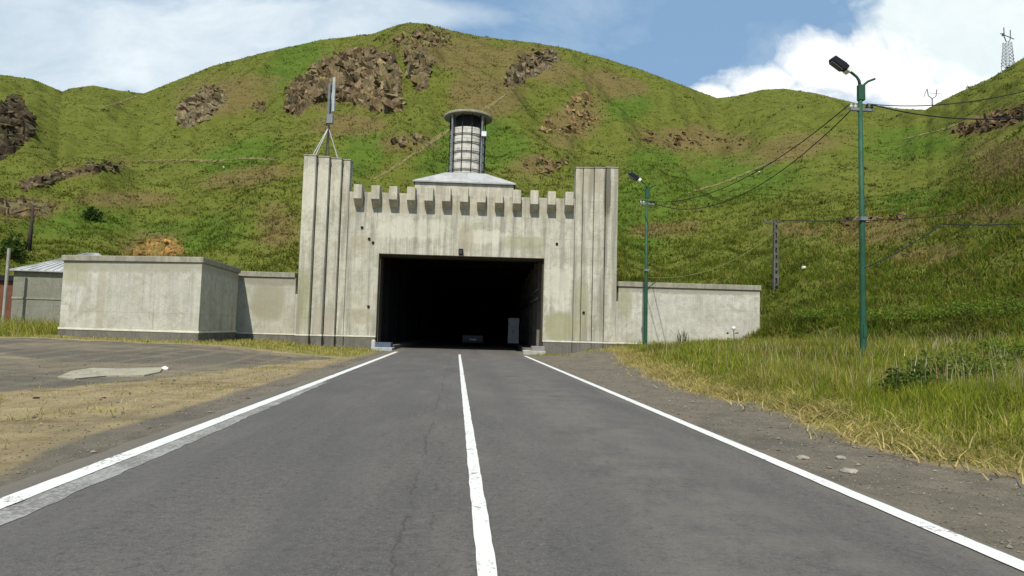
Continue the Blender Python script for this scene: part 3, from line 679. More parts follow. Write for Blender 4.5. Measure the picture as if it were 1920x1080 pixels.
# ------------------------------------------------------------------ lamp posts
def lamp_post(loc, label, headmat, big=True):
    o = empty('street_lamp', loc, 0, label, 'street lamp', 'green street lamps on the right verge')
    MB().tube([(0, 0, -.6), (0, 0, .3), (0, 0, 4.5), (-.04, 0, 10.0)], [.125, .12, .10, .075], 12).build('pole', GREENP, o, True)
    MB().box(-.12, .12, -.09, .09, 9.82, 10.40, .02).build('junction_box', GREENP, o)
    MB().tube([(-.05, 0, 10.4), (-.07, 0, 10.55), (-.15, 0, 10.68), (-.33, -.02, 10.80), (-.54, -.04, 10.92)], [.055, .05, .045, .045, .045], 8).build('arm', GREENP, o, True)
    MB().tube([(.10, 0, 10.36), (.14, 0, 10.44), (.27, 0, 10.55), (.53, 0, 10.66)], [.05, .045, .04, .04], 8).build('arm', GREENP, o, True)
    h = MB()
    h.prism([(-.02, -.10), (.14, -.10), (.24, -.16), (.78, -.16), (.86, -.06), (.80, .10), (.30, .13), (.02, .08)], -.15, .15, 'y')
    hd = h.build('lamp_head', headmat, o, bev=.03)
    hd.matrix_local = Matrix.Translation((-.48, -.04, 10.88)) @ Matrix.Scale(.93, 4) @ Matrix.Rotation(math.radians(34), 4, 'Y') @ Matrix.Rotation(PI, 4, 'Z') @ Matrix.Rotation(0, 4, 'X')
    gl = MB().prism([(.26, -.19), (.76, -.19), (.78, -.162), (.24, -.162)], -.12, .12, 'y').build('diffuser', plain('lamp glass', (.10, .10, .11), .2), hd)
    cl_ = MB().prism([(-.04, -.105), (.12, -.105), (.12, .10), (-.04, .085)], -.156, .156, 'y').build('neck_clamp', WHITEP, hd)
    MB().box(-.42, .44, -.05, .05, 9.44, 9.54).build('crossarm', STEEL, o)
    for x in (-.38, -.22, .22, .40):
        MB().lathe([(.001, 9.54), (.05, 9.55), (.06, 9.6), (.035, 9.64), (.05, 9.68), (.001, 9.71)], 10, x, 0).build('insulator', plain('porcelain', (.55, .53, .48), .3) if x < 0 else DARK, o)
    MB().box(-.13, .13, -.14, .14, 5.45, 5.58).build('clamp_band', STEEL, o)
    MB().box(-.06, .06, -.128, -.09, 1.3, 1.75).build('service_door', GREENP, o)
    return o
L1P = Vector((14.2, 21.5, float(GZ(14.2, 21.5)) - .1)); L2P = Vector((10.97, 37.0, float(GZ(10.97, 37.0)) - .1))
lamp1 = lamp_post(L1P, 'tall green lamp post standing in the long grass, black head on a bent arm', plain('black lamp head', (.012, .012, .014), .4))
lamp1.location.z = .2
def copy_tree(o, parent=None):
    c = o.copy(); col.objects.link(c)
    if parent: c.parent = parent
    for ch in list(o.children): copy_tree(ch, c)
    return c
lamp2 = copy_tree(lamp1); lamp2.location = L2P; lamp2.location.z = -.35
lamp2['label'] = 'thin green lamp post standing close in front of the long right boundary wall'

# poles and pylons --------------------------------------------------
def on_hill(px, py):
    return Vector(hill_px(px, py)[0])
P = on_hill(55, 470); hgt = (at(57, 385, P.y).z - P.z)
tp = empty('timber_pole', P, 0, 'dark leaning timber pole on the slope above the tin-roofed hut', 'utility pole')
MB().tube([(0, 0, -.8), (.05, 0, hgt)], [.16, .11], 8).build('pole', WOODP, tp, True)
MB().tube([(-.5, .1, -.6), (.0, 0, hgt * .55)], .09, 6).build('brace', WOODP, tp, True)
MB().box(-.55, .6, -.05, .05, hgt - .45, hgt - .33).build('crossarm', WOODP, tp)
P = on_hill(1454, 545); hgt = at(1450, 412, P.y).z - P.z
cp = empty('concrete_pole', P, 0, 'grey openwork concrete utility pole on the slope behind the right boundary wall', 'utility pole')
GREYP = plain('weathered pole concrete', (.12, .115, .10), .9, 0, .5)
b_ = MB()
for s in (-1, 1):
    b_.prism([(s * .15 - .045, -.8), (s * .15 + .045, -.8), (s * .10 + .035, hgt), (s * .10 - .035, hgt)], -.11, .11, 'y')
for k in range(9):
    z = hgt * (k + .6) / 9.3; b_.box(-.11 + .003 * k, .11 - .003 * k, -.1, .1, z, z + (.28 if k % 2 else .16))
b_.build('pole', GREYP, cp)
MB().box(-.9, .45, -.04, .04, hgt - .22, hgt - .14).build('crossarm', GREYP, cp)
for x in (-.8, -.4, .38): MB().lathe([(.04, hgt - .139), (.045, hgt - .06), (.001, hgt - .02)], 8, x, 0).build('insulator', GREYP, cp)
P = on_hill(1745, 196); P = Vector((P.x, P.y, P.z)); k_ = P.y
g_ = at(1745, 197, k_).z; tz = at(1745, 163, k_).z - g_
yp = empty('power_pole', Vector((at(1748, 197, k_).x, k_, P.z)), 0, 'small Y-shaped power pole on the ridge where the right slope meets the saddle', 'power pole')
GP = plain('pylon steel', (.10, .11, .115), .6, .3)
MB().tube([(0, 0, -1.5), (0, 0, tz * .5)], .12, 6).build('pole', GP, yp)
for s in (-1, 1):
    MB().tube([(0, 0, tz * .48), (s * tz * .22, 0, tz * .62), (s * tz * .28, 0, tz)], .09, 6).build('arm', GP, yp)
MB().tube([(-tz * .28, 0, tz), (-tz * .48, 0, tz * .55)], .06, 5).build('stay', GP, yp)
MB().tube([(-tz * .2, 0, tz * .78), (tz * .6, 0, tz * .76)], .04, 5).build('crossbar', GP, yp)
# lattice tower on the spur
Pb = on_hill(1890, 127); k_ = Pb.y
g_ = at(1890, 124, k_).z; tz = at(1890, 55, k_).z - g_; u = tz / 65.0; bx = at(1890, 124, k_).x
ly = empty('lattice_pylon', Vector((bx, k_, g_)), math.radians(20), 'pale tapering lattice pylon with crossarm on the right skyline', 'pylon')
GP2 = plain('pale pylon steel', (.42, .44, .46), .6, .2)
m = MB()
for sx in (-1, 1):
    for sy in (-1, 1): m.tube([(sx * 7.5 * u, sy * 7.5 * u, -3), (sx * 4.5 * u, sy * 4.5 * u, 42 * u)], .075, 5)
for k in range(7):
    z0_, z1_ = 42 * u * k / 7, 42 * u * (k + 1) / 7; w0, w1 = (7.5 - 3 * k / 7) * u, (7.5 - 3 * (k + 1) / 7) * u
    for sy in (-1, 1):
        m.tube([(-w0, sy * w0, z0_), (w1, sy * w1, z1_)], .04, 4); m.tube([(w0, sy * w0, z0_), (-w1, sy * w1, z1_)], .04, 4)
        m.tube([(sy * w0, -w0, z0_), (sy * w1, w1, z1_)], .04, 4); m.tube([(sy * w0, w0, z0_), (sy * w1, -w1, z1_)], .04, 4)
m.build('lattice_shaft', GP2, ly)
for s in (-1, 1): MB().tube([(s * 3 * u, 0, 42 * u), (s * 9 * u, 0, 50 * u), (s * 9.5 * u, 0, 66 * u)], .085, 5).build('horn', GP, ly)
MB().tube([(-20 * u, 0, 53 * u), (20 * u, 0, 52 * u)], .075, 5).build('crossarm', GP, ly)
MB().lathe([(.001, 50 * u), (2 * u, 51 * u), (2 * u, 55 * u), (.001, 56 * u)], 8, -12 * u, 0).build('insulator', GP, ly)

# wires -------------------------------------------------------------
def wire(name, a, b, sag, r, label, mat=WIRE, n=24):
    a = Vector(a); b = Vector(b); pts = []
    for i in range(n + 1):
        f = i / n; p = a.lerp(b, f); p.z -= sag * 4 * f * (1 - f); pts.append(p)
    return tag(MB().tube(pts, r, 5).build(name, mat), label, 'wire')
c1 = lamp1.location; c2 = lamp2.location
wire('overhead_wire', c1 + Vector((-.40, 0, 9.7)), c2 + Vector((-.38, 0, 9.7)), 1.25, .02, 'upper overhead wire sagging between the two green lamp posts')
wire('overhead_wire', c1 + Vector((-.22, 0, 9.62)), c2 + Vector((.22, 0, 9.62)), 1.7, .02, 'lower overhead wire sagging between the two green lamp posts')
wire('overhead_wire', c1 + Vector((.22, 0, 9.72)), at(2300, 20, 15), .9, .016, 'upper thin wire from the near lamp post across the sky to the right')
wire('overhead_wire', c1 + Vector((.40, 0, 9.7)), at(2300, 130, 15), .9, .022, 'lower thick wire from the near lamp post across the right slope')
pb_ = at(1636, 496, 21.5)
wire('overhead_wire', c1 + Vector((0, -.1, 3.75)), at(1765, 420, 24), .12, .022, 'slack cable rising right from the middle of the near lamp post', n=10)
wire('overhead_wire', at(1765, 420, 24), at(2250, 360, 26), .5, .022, 'cable running right across the slope from the slack joint')
wire('overhead_wire', Vector(cp.location) + Vector((.42, 0, hgt * 0 + (at(1450, 412, cp.location.y).z - cp.location.z))), at(2200, 320, 42), 1.2, .03, 'faint wire from the openwork concrete pole across the right slope')
wire('overhead_wire', Vector(cp.location) + Vector((0, 0, 4.2)), at(1215, 520, 39), 1.0, .02, 'faint wire sagging from the openwork concrete pole to the right boundary wall', mat=plain('pale cable', (.16, .17, .06), .8))

PATHM = plain('trodden earth', (.165, .14, .055), .95, 0, .5, 1.2)
for pts_, wd in (([(700, 337), (727, 322), (775, 290), (830, 252), (880, 225), (920, 198), (948, 178)], .55), ([(1290, 362), (1350, 345), (1400, 325), (1455, 300), (1490, 292)], .5), ([(250, 303), (330, 300), (400, 302), (470, 297), (520, 300)], .4), ([(180, 205), (230, 190), (262, 178)], .5), ([(1690, 262), (1760, 245), (1800, 232)], .5)):
    px_ = np.interp(np.linspace(0, len(pts_) - 1, 90), range(len(pts_)), [p[0] for p in pts_]); py_ = np.interp(np.linspace(0, len(pts_) - 1, 90), range(len(pts_)), [p[1] for p in pts_])
    Pp = hill_px(px_, py_ + 1.2 * noise2(px_ / 11, py_ * 0 + 2, 5)); dd = np.gradient(Pp[:, :2], axis=0); nn_ = np.stack([-dd[:, 1], dd[:, 0]], 1); nn_ /= np.linalg.norm(nn_, axis=1)[:, None] + 1e-9
    ww = wd * .5 * (.55 + .45 * np.sin(np.linspace(0, PI, 90))) * (.8 + .5 * noise2(px_ / 7, py_ * 0, 6))
    A1 = Pp[:, :2] + nn_ * ww[:, None]; B1 = Pp[:, :2] - nn_ * ww[:, None]
    V = np.concatenate([np.column_stack([A1, hill_at(A1[:, 0], A1[:, 1]) + .07]), np.column_stack([B1, hill_at(B1[:, 0], B1[:, 1]) + .07])])
    tag(mesh_obj('path', V, [(i, i + 1, 91 + i, 90 + i) for i in range(89)], PATHM), kind='structure')
# ------------------------------------------------------------------ rock outcrops
t = NT('crag rock'); v_ = t.pos(); n1 = t.noise(.5, 7, .65, v_); n2 = t.noise(2.6, 7, .7, v_); n3 = t.noise(9, 4, .7, v_)
w = t.N('ShaderNodeTexWave'); w.inputs['Scale'].default_value = .6; w.inputs['Distortion'].default_value = 9; w.inputs['Detail'].default_value = 4
t.L(t.pos((.8, .8, 1.0)), w.inputs[0])
tint = t.attr('tint')
c = t.mix(t.ramp(n2, [(.32, 0.0), (.68, 1.0)]), (.098, .083, .053), (.275, .232, .152))
c = t.mix(t.ramp(n1, [(.45, 0.0), (.65, .7)]), c, (.18, .132, .075))
c = t.mix(t.math('MULTIPLY', w.outputs[1], .4), c, (.06, .047, .032))
c = t.mix(t.ramp(n3, [(.58, 0.0), (.74, .6)]), c, (.29, .24, .165))
c = t.mix(1.0, c, tint, 'MULTIPLY')
g = t.N('ShaderNodeNewGeometry'); nz_ = t.sep(g.outputs['Normal'])[2]
mo = t.ramp(t.math('ADD', nz_, t.math('MULTIPLY', t.math('SUBTRACT', n2, .5), 1.0)), [(.80, 0.0), (.95, .8)])
c = t.mix(mo, c, t.mix(n1, (.085, .092, .014), (.155, .15, .028)))
t.col(c); t.set(Roughness=.95); t.b.inputs['Specular IOR Level'].default_value = .1
t.bump(n3, .35, .05)
ROCK = t.m
def inpoly(px, py, poly):
    """signed distance-like value: positive inside (in pixels)"""
    ins = np.zeros(px.shape, bool); d = np.full(px.shape, 1e9); n = len(poly)
    for i in range(n):
        x0, y0 = poly[i]; x1, y1 = poly[(i + 1) % n]
        cnd = ((y0 > py) != (y1 > py)) & (px < (x1 - x0) * (py - y0) / (y1 - y0 + 1e-9) + x0); ins ^= cnd
        tt = np.clip(((px - x0) * (x1 - x0) + (py - y0) * (y1 - y0)) / ((x1 - x0) ** 2 + (y1 - y0) ** 2), 0, 1)
        d = np.minimum(d, np.hypot(px - x0 - tt * (x1 - x0), py - y0 - tt * (y1 - y0)))
    return np.where(ins, d, -d)
def outcrop(poly, amp, cell, tint, label, name='rock_outcrop', cat='rocks', step=1.6, rag=9, base=.3, lean=.45, dens=1.25, bs=.85, sparse=False):
    xs_ = np.array([p[0] for p in poly]); ys_ = np.array([p[1] for p in poly])
    gx = np.arange(xs_.min() - 10, xs_.max() + 10, step); gy = np.arange(ys_.min() - 10, ys_.max() + 10, step)
    PX, PY = np.meshgrid(gx, gy, indexing='ij'); sh_ = PX.shape
    P = hill_px(PX.ravel(), PY.ravel())
    d = inpoly(PX.ravel(), PY.ravel(), poly) + rag * fbm(P[:, 0] / (cell * 2.2), (P[:, 1] + P[:, 2]) / (cell * 2.2), 3, 17)
    msk = sstep(0, 10, d)
    Wp = P + np.stack([fbm(P[:, 0] / cell, P[:, 2] / cell, 2, 3), fbm(P[:, 1] / cell, P[:, 2] / cell, 2, 5), fbm(P[:, 0] / cell, P[:, 1] / cell, 2, 6)], 1) * cell * .5
    rot = np.array([[.82, .0, .57], [.0, 1, 0], [-.57, 0, .82]]); Wq = Wp @ rot.T
    v1, f1, g1 = cells3(Wq / np.array([cell, cell * 1.2, cell * 1.9]), 3)
    v2, f2, g2 = cells3(Wq / np.array([cell, cell, cell * 1.5]) * 2.3, 8)
    v3, f3, g3 = cells3(Wq / np.array([cell, cell, cell * 1.3]) * 4.6, 14)
    def tilt(v, f, sc):                       # every block has its own slanted face
        a_ = v * 39.7; return np.cos(a_ * 6.28) * (Wq[:, 0] % sc / sc - .5) + np.sin(a_ * 6.28) * (Wq[:, 2] % sc / sc - .5)
    ed = np.clip((g1 - f1) * 6, 0, 1); ed2 = np.clip((g2 - f2) * 6, 0, 1)
    big_ = fbm(P[:, 0] / (cell * 2.6), P[:, 2] / (cell * 2.0), 3, 27)
    D = amp * (base + .25 * v1 + .55 * big_ + .10 * (v2 - .5) - .12 * (1 - ed))
    msk = msk * sstep(-.5, -.28, fbm(P[:, 0] / (cell * 1.5), (P[:, 1] + P[:, 2]) / (cell * 1.5), 3, 57))
    dirn = np.stack([np.zeros(len(P)), -np.ones(len(P)) * .75, np.ones(len(P)) * lean], 1); dirn /= np.linalg.norm(dirn[0])
    P2 = P + dirn * (D * msk - .6 * (1 - sstep(-4, 2, d)))[:, None]
    N1, N2 = sh_; id_ = np.arange(N1 * N2).reshape(sh_)
    Qd = np.stack([id_[:-1, :-1], id_[:-1, 1:], id_[1:, 1:], id_[1:, :-1]], -1).reshape(-1, 4)
    ok = (d[Qd] > -5).any(1); Qd = Qd[ok]
    used = np.unique(Qd); mp = np.zeros(N1 * N2, int); mp[used] = np.arange(len(used)); Qd = mp[Qd]
    tc = np.ones((len(used), 4)); vv = (.55 + .4 * v1[used] + .5 * v2[used]) ; tc[:, :3] = np.asarray(tint)[None, :] * vv[:, None] * .62  # base tint darkened to paint shadow into crevices between blocks
    Qr = Qd[:, ::-1]; V_ = [P2[used]]; F_ = [np.concatenate([Qr[:, [0, 1, 2]], Qr[:, [0, 2, 3]]])]; C_ = [tc]
    # fractured blocks embedded in the slope
    ar = (xs_.max() - xs_.min()) * (ys_.max() - ys_.min()); mpp = np.linalg.norm(P[0]) / F
    nb_ = int(min(2600, dens * ar * mpp * mpp / (bs * bs)))
    if nb_ > 0:
        bx = rng.uniform(xs_.min(), xs_.max(), nb_); by = rng.uniform(ys_.min(), ys_.max(), nb_); PB_ = hill_px(bx, by)
        di = inpoly(bx, by, poly) + rag * fbm(PB_[:, 0] / (cell * 2.2), (PB_[:, 1] + PB_[:, 2]) / (cell * 2.2), 3, 17)
        hole = fbm(PB_[:, 0] / (cell * 1.5), (PB_[:, 1] + PB_[:, 2]) / (cell * 1.5), 3, 57)
        kk = (di > (-1 if sparse else 1)) & (hole > -.42); PB_ = PB_[kk]; di = di[kk]; m_ = len(PB_)
        size = bs * np.clip(np.exp(rng.normal(0, .6, m_)), .4, 1.9) * (.55 + .45 * sstep(0, 14, di))
        cor = np.array([(sx, sy, sz) for sx in (-1, 1) for sy in (-1, 1) for sz in (-1, 1)], float)
        loc_ = cor[None] * size[:, None, None] * np.array([.85, .5, .42]) * rng.uniform(.2, 1.35, (m_, 8, 3))
        al = rng.normal(.6, .55, m_); be = rng.normal(0, .6, m_)
        ca, sa, cb_, sb = np.cos(al), np.sin(al), np.cos(be), np.sin(be)
        X1 = loc_[..., 0] * ca[:, None] + loc_[..., 2] * sa[:, None]; Z1_ = -loc_[..., 0] * sa[:, None] + loc_[..., 2] * ca[:, None]
        X2 = X1 * cb_[:, None] - loc_[..., 1] * sb[:, None]; Y2 = X1 * sb[:, None] + loc_[..., 1] * cb_[:, None]
        off = amp * (base * .6 + .55 * fbm(PB_[:, 0] / (cell * 2.6), PB_[:, 2] / (cell * 2.0), 3, 27)).clip(0) * sstep(0, 10, di)
        cen_ = PB_ + dirn[0] * off[:, None]
        BV = (np.stack([X2, Y2, Z1_], -1) + cen_[:, None, :]).reshape(-1, 3)
        bf = np.array([(0, 1, 3), (0, 3, 2), (4, 6, 7), (4, 7, 5), (0, 4, 5), (0, 5, 1), (2, 3, 7), (2, 7, 6), (0, 2, 6), (0, 6, 4), (1, 5, 7), (1, 7, 3)])
        BF = ((np.arange(m_) * 8)[:, None, None] + bf[None]).reshape(-1, 3) + len(used)
        bc = np.ones((m_, 8, 4)); bc[:, :, :3] = (np.asarray(tint)[None] * rng.uniform(.38, 1.3, (m_, 1)) * rng.normal((1, .99, .94), .05, (m_, 3)))[:, None, :]
        V_.append(BV); F_.append(BF); C_.append(bc.reshape(-1, 4))
    if sparse:
        V_, F_, C_ = [V_[1]], [F_[1] - len(used)], [C_[1]]
    V_ = np.concatenate(V_); F_ = np.concatenate(F_); C_ = np.concatenate(C_)
    root = np.array([V_[:, 0].mean(), V_[:, 1].mean(), V_[:, 2].min()])
    o = mesh_obj(name, V_ - root, F_, ROCK, None, False, {'tint': C_}); o.location = root
    if sparse: o.name = 'rubble'; return tag(o, label, 'rubble', None, 'stuff')
    return tag(o, label, cat, 'rock outcrops on the hillside')
W1 = (1, 1, 1)
outcrop([(528, 212), (538, 172), (585, 125), (640, 98), (700, 88), (742, 105), (757, 150), (753, 207), (705, 212), (655, 190), (600, 192), (560, 218)], 2.0, 3.0, (1.12, 1.02, .90), 'largest brown crag on the hill, above the left portal tower')
outcrop([(758, 95), (800, 88), (812, 125), (803, 168), (780, 172), (766, 150)], 1.3, 2.2, (1.08, .99, .88), 'narrow crag just right of the largest crag, below the summit')
outcrop([(728, 78), (745, 52), (775, 46), (805, 49), (850, 62), (845, 84), (790, 90), (750, 92)], 1.2, 2.0, (1.0, .9, .8), 'grassy rubble crowning the very summit of the hill', base=0, lean=.7, rag=14, sparse=True, bs=.5, dens=.45)
outcrop([(942, 160), (955, 125), (995, 96), (1040, 93), (1052, 115), (1015, 138), (970, 162)], 1.3, 2.4, (1.05, 1.0, .95), 'grey-brown crag right of the summit, high above the right tower', base=.1, rag=14, bs=.7)
outcrop([(332, 238), (333, 195), (368, 178), (398, 158), (420, 172), (424, 190), (396, 222), (360, 240)], 1.6, 2.6, (1.15, 1.1, 1.02), 'pale crag standing alone on the left shoulder of the hill')
outcrop([(472, 194), (498, 192), (501, 208), (480, 216)], 1.2, 1.6, (.9, .78, .68), 'tiny reddish outcrop between the pale crag and the largest crag', bs=.5, base=.1)
outcrop([(-40, 300), (-10, 240), (5, 195), (30, 176), (54, 200), (68, 235), (60, 262), (25, 288), (0, 300)], 3.6, 3.2, (.50, .46, .44), 'dark steep crag at the left frame edge')
outcrop([(28, 352), (60, 332), (128, 318), (180, 304), (228, 304), (232, 318), (150, 328), (85, 348), (45, 362)], 1.5, 1.7, (.82, .76, .68), 'long low rock ledge slanting down to the left above the hut', rag=5, bs=.5, base=.1)
outcrop([(-20, 368), (50, 372), (98, 385), (104, 398), (60, 410), (-20, 402)], 1.3, 1.6, (.98, .88, .76), 'low stony ledge at the left edge directly above the hut', rag=6, bs=.5, base=.1)
outcrop([(1000, 250), (1020, 222), (1050, 205), (1075, 175), (1105, 165), (1120, 200), (1110, 240), (1060, 256)], 1.3, 1.7, (1.5, 1.25, .95), 'tan scree patch on the slope right of the ventilation tower', base=0, lean=.7, rag=14, sparse=True, bs=.5, dens=.45)
outcrop([(722, 285), (740, 250), (790, 244), (806, 258), (775, 282)], 1.0, 1.5, (.85, .8, .7), 'mossy rubble left of the ventilation tower', base=0, lean=.7, rag=14, sparse=True, bs=.5, dens=.45)
outcrop([(970, 322), (990, 296), (1045, 290), (1066, 306), (1030, 330)], .9, 1.4, (1.0, .85, .7), 'brown rubble between the ventilation tower and the right portal tower', base=0, lean=.7, rag=14, sparse=True, bs=.5, dens=.45)
outcrop([(1782, 246), (1850, 218), (1935, 196), (1935, 222), (1860, 244), (1810, 254)], 1.3, 1.5, (.8, .68, .62), 'reddish rock band on the slope at the right frame edge', rag=5, bs=.5, base=.1)
outcrop([(1170, 258), (1250, 240), (1340, 240), (1440, 252), (1430, 280), (1330, 276), (1230, 286)], .8, 1.6, (.95, .82, .66), 'wide broken brown ledge on the slope behind the small lamp post', base=0, rag=14, lean=.7, sparse=True, bs=.42, dens=.3)
outcrop([(1545, 425), (1560, 412), (1640, 404), (1700, 408), (1690, 424), (1610, 430)], .7, 1.0, (.9, .78, .66), 'low brown ledge on the slope behind the near lamp post', base=0, rag=8, lean=.7, sparse=True, bs=.4, dens=.6)
outcrop([(205, 484), (250, 462), (300, 440), (330, 446), (346, 462), (346, 488)], .8, 1.2, (1.9, 1.35, .72), 'orange earth cutting with a dark lip behind the concrete building', name='earth_bank', cat='earth bank', rag=4, base=.25, lean=.2, dens=.35, bs=.35)

# ------------------------------------------------------------------ vegetation
def foliage(name, transl=.35):
    t = NT(name); a = t.attr('tint'); n = t.noise(1.3, 3, .6)
    cc = t.mix(1.0, a, t.ramp(n, [(.3, .75), (.7, 1.2)]), 'MULTIPLY'); t.col(cc); t.set(Roughness=.9); t.b.inputs['Specular IOR Level'].default_value = .03
    tr = t.N('ShaderNodeBsdfTranslucent'); t.L(cc, tr.inputs[0]); mx = t.N('ShaderNodeMixShader'); mx.inputs[0].default_value = transl
    t.L(t.b.outputs[0], mx.inputs[1]); t.L(tr.outputs[0], mx.inputs[2]); t.L(mx.outputs[0], t.out.inputs[0]); return t.m
FOL = foliage('grass blades', .45)
def blades(P, hgt, wid, lean, colr, name, label=None, cat=None, kind='stuff', parent=None):
    """P (n,3) roots; a bent two-segment blade each"""
    n = len(P); a = rng.uniform(0, 2 * PI, n); la = rng.uniform(0, 2 * PI, n)
    sx = np.stack([np.cos(a), np.sin(a), np.zeros(n)], 1) * (wid / 2)[:, None]
    ld = np.stack([np.cos(la), np.sin(la), np.zeros(n)], 1) * (lean * hgt)[:, None]
    up = np.zeros((n, 3)); up[:, 2] = hgt * np.sqrt(np.clip(1 - lean ** 2, .02, 1))
    V = np.stack([P - sx, P + sx, P + sx * .75 + up * .55 + ld * .3, P - sx * .75 + up * .55 + ld * .3, P + up + ld], 1).reshape(-1, 3)
    b = (np.arange(n) * 5)[:, None]
    me = bpy.data.meshes.new(name)
    Qf = np.concatenate([b + [0, 1, 2], b + [0, 2, 3], b + [3, 2, 4]], 1).reshape(-1, 3)
    c4 = np.ones((n, 5, 4)); c4[:, :, :3] = colr[:, None, :]
    c4 = c4.reshape(-1, 4)
    o = mesh_obj(name, V, Qf, FOL, parent, False, {'tint': c4})
    return tag(o, label, cat, None, kind)
def pick(n, cols, w=None):
    c = np.array(cols); k = rng.choice(len(c), n, p=w); return c[k] * rng.uniform(.7, 1.25, (n, 1))
GREENS = [(.20, .26, .026), (.28, .30, .032), (.13, .19, .02), (.35, .33, .05)]
STRAW = [(.50, .40, .14), (.40, .33, .11), (.56, .46, .20)]
# right meadow
def scatter(n, x0, x1, y0, y1, f):
    x = rng.uniform(x0, x1, n); y = rng.uniform(y0, y1, n); k = rng.uniform(0, 1, n) < f(x, y); return x[k], y[k]
def meadow(n, x0, x1, y0, y1, hs, ws, name, label):
    def f(x, y):
        cl_ = .5 + .5 * sstep(-.25, .35, fbm(x * .8, y * .8, 3, 201)); return sstep(.0, .6, x - grass_edge(y)) * cl_
    x, y = scatter(n, x0, x1, y0, y1, f); m_ = len(x)
    k = ((x < 10) | (y < 38.3)) & (np.hypot(x, y) < np.interp(np.arctan2(x, y), AZ, R0A) + 1.2) ; x, y = x[k], y[k]; m_ = len(x)
    e = x - grass_edge(y); clump = fbm(x * .35, y * .35, 3, 205)
    h = hs * rng.uniform(.5, 1.25, m_) * (.42 + .58 * sstep(.3, 2.6, e)) * (.8 + .7 * np.clip(clump, -.4, .6))
    c = pick(m_, GREENS); st = rng.uniform(0, 1, m_) < np.clip(.16 + .6 * fbm(x * .22, y * .22, 3, 207) + .6 * sstep(1.5, .2, e), .03, .95)
    c = np.where(st[:, None], pick(m_, STRAW + [(.3, .29, .06)]), c)
    rd_ = fbm(x * .5 + 9, y * .5, 3, 209)[:, None]; c = np.where((rd_ > .28) & (rng.uniform(0, 1, m_) < .45)[:, None], pick(m_, [(.26, .15, .05), (.20, .12, .045)]), c)
    dk_ = sstep(.05, .4, fbm(x * .28 + 3, y * .28, 3, 213))[:, None]; c = c * (1 - .38 * dk_)
    P = np.stack([x, y, surf(x, y) - .03], 1)
    blades(P, h, ws * rng.uniform(.6, 1.4, m_), np.clip(rng.uniform(.1, .75, m_), 0, .9), c, name, label, 'grass')
meadow(230000, 5.4, 19, 2.5, 18, .48, .013, 'meadow_grass', 'tall mixed green and straw grass on the near right verge')
meadow(150000, 6.0, 34, 18, 40, .62, .03, 'meadow_grass', 'tall yellow-green grass in front of the right boundary wall and lamp posts')
x, y = scatter(9000, 6.5, 24, 7, 33, lambda x, y: sstep(.8, 2.5, x - grass_edge(y)) * sstep(-.1, .4, fbm(x * .3 + 5, y * .3, 3, 215)))
m_ = len(x); blades(np.stack([x, y, GZ(x, y)], 1), rng.uniform(.55, .95, m_), rng.uniform(.010, .022, m_), rng.uniform(.05, .35, m_), pick(m_, [(.50, .46, .24), (.42, .36, .14), (.34, .22, .10), (.48, .44, .26)]), 'seed_stalks', 'pale seed stalks standing above the meadow grass', 'grass')
# cut straw lying along the edge
x, y = scatter(66000, 5.2, 10, 2, 37, lambda x, y: np.exp(-((x - grass_edge(y) - .55) / .55) ** 2) * (.35 + .65 * sstep(-.2, .3, fbm(x, y, 2, 211))))
m_ = len(x); P = np.stack([x, y, GZ(x, y) + rng.uniform(0, .07, m_)], 1)
blades(P, rng.uniform(.15, .45, m_), rng.uniform(.012, .025, m_), rng.uniform(.85, .97, m_), pick(m_, STRAW + [(.5, .40, .16), (.24, .21, .06)]), 'cut_straw', 'dry yellow cut straw lying along the right gravel edge', 'straw')
# left weeds along the buildings, sparse tufts on the dirt
x, y = scatter(45000, -34, -5, 29, 43.5, lambda x, y: sstep(-.3, 1.6, y - lot_far(x) + .8 * noise2(x * .6, y * .6, 221)) * (.3 + .7 * sstep(-.1, .4, noise2(x * .9, y * .9, 223))) * ~((x > -21.4) & (x < -13) & (y > 34.0)))
m_ = len(x); tall = sstep(-20.5, -22.0, x)
blades(np.stack([x, y, GZ(x, y) - .03], 1), rng.uniform(.08, .26, m_) * (1 + 3.6 * tall), rng.uniform(.015, .04, m_), rng.uniform(.2, .8, m_), np.where((rng.uniform(0, 1, m_) < .55 - .3 * tall)[:, None], pick(m_, STRAW), pick(m_, GREENS)), 'verge_weeds', 'low yellowish weeds along the feet of the left building and hut', 'weeds')
x, y = scatter(110000, -18, -4.6, 3, 30, lambda x, y: (.05 + .8 * sstep(.1, .5, fbm(x * .7, y * .7, 3, 231))) * sstep(.3, -1.2, y - lot_near(x)) * sstep(-4.7, -5.6, x))
m_ = len(x)
blades(np.stack([x, y, GZ(x, y) - .01], 1), rng.uniform(.03, .15, m_), rng.uniform(.007, .016, m_), rng.uniform(.3, .95, m_), np.where((rng.uniform(0, 1, m_) < .62)[:, None], pick(m_, STRAW), pick(m_, GREENS)), 'dry_tufts', 'sparse dry grass tufts on the tan dirt left of the road', 'grass')
# foot of the portal
x, y = scatter(9000, -13, 13, 36.6, 40.2, lambda x, y: (np.abs(x) > 4.3) * sstep(.0, .5, noise2(x * .8, y * .8, 241) + .25) * (y < 40 - x * .052 - .2 - (x < -7.1) * 1.4 - (x > 7.1) * .7))
m_ = len(x)
blades(np.stack([x, y, GZ(x, y) - .01], 1), rng.uniform(.06, .22, m_), rng.uniform(.015, .035, m_), rng.uniform(.2, .8, m_), np.where((rng.uniform(0, 1, m_) < .4)[:, None], pick(m_, STRAW), pick(m_, GREENS)), 'verge_weeds', 'thin weeds along the foot of the tunnel portal', 'weeds')

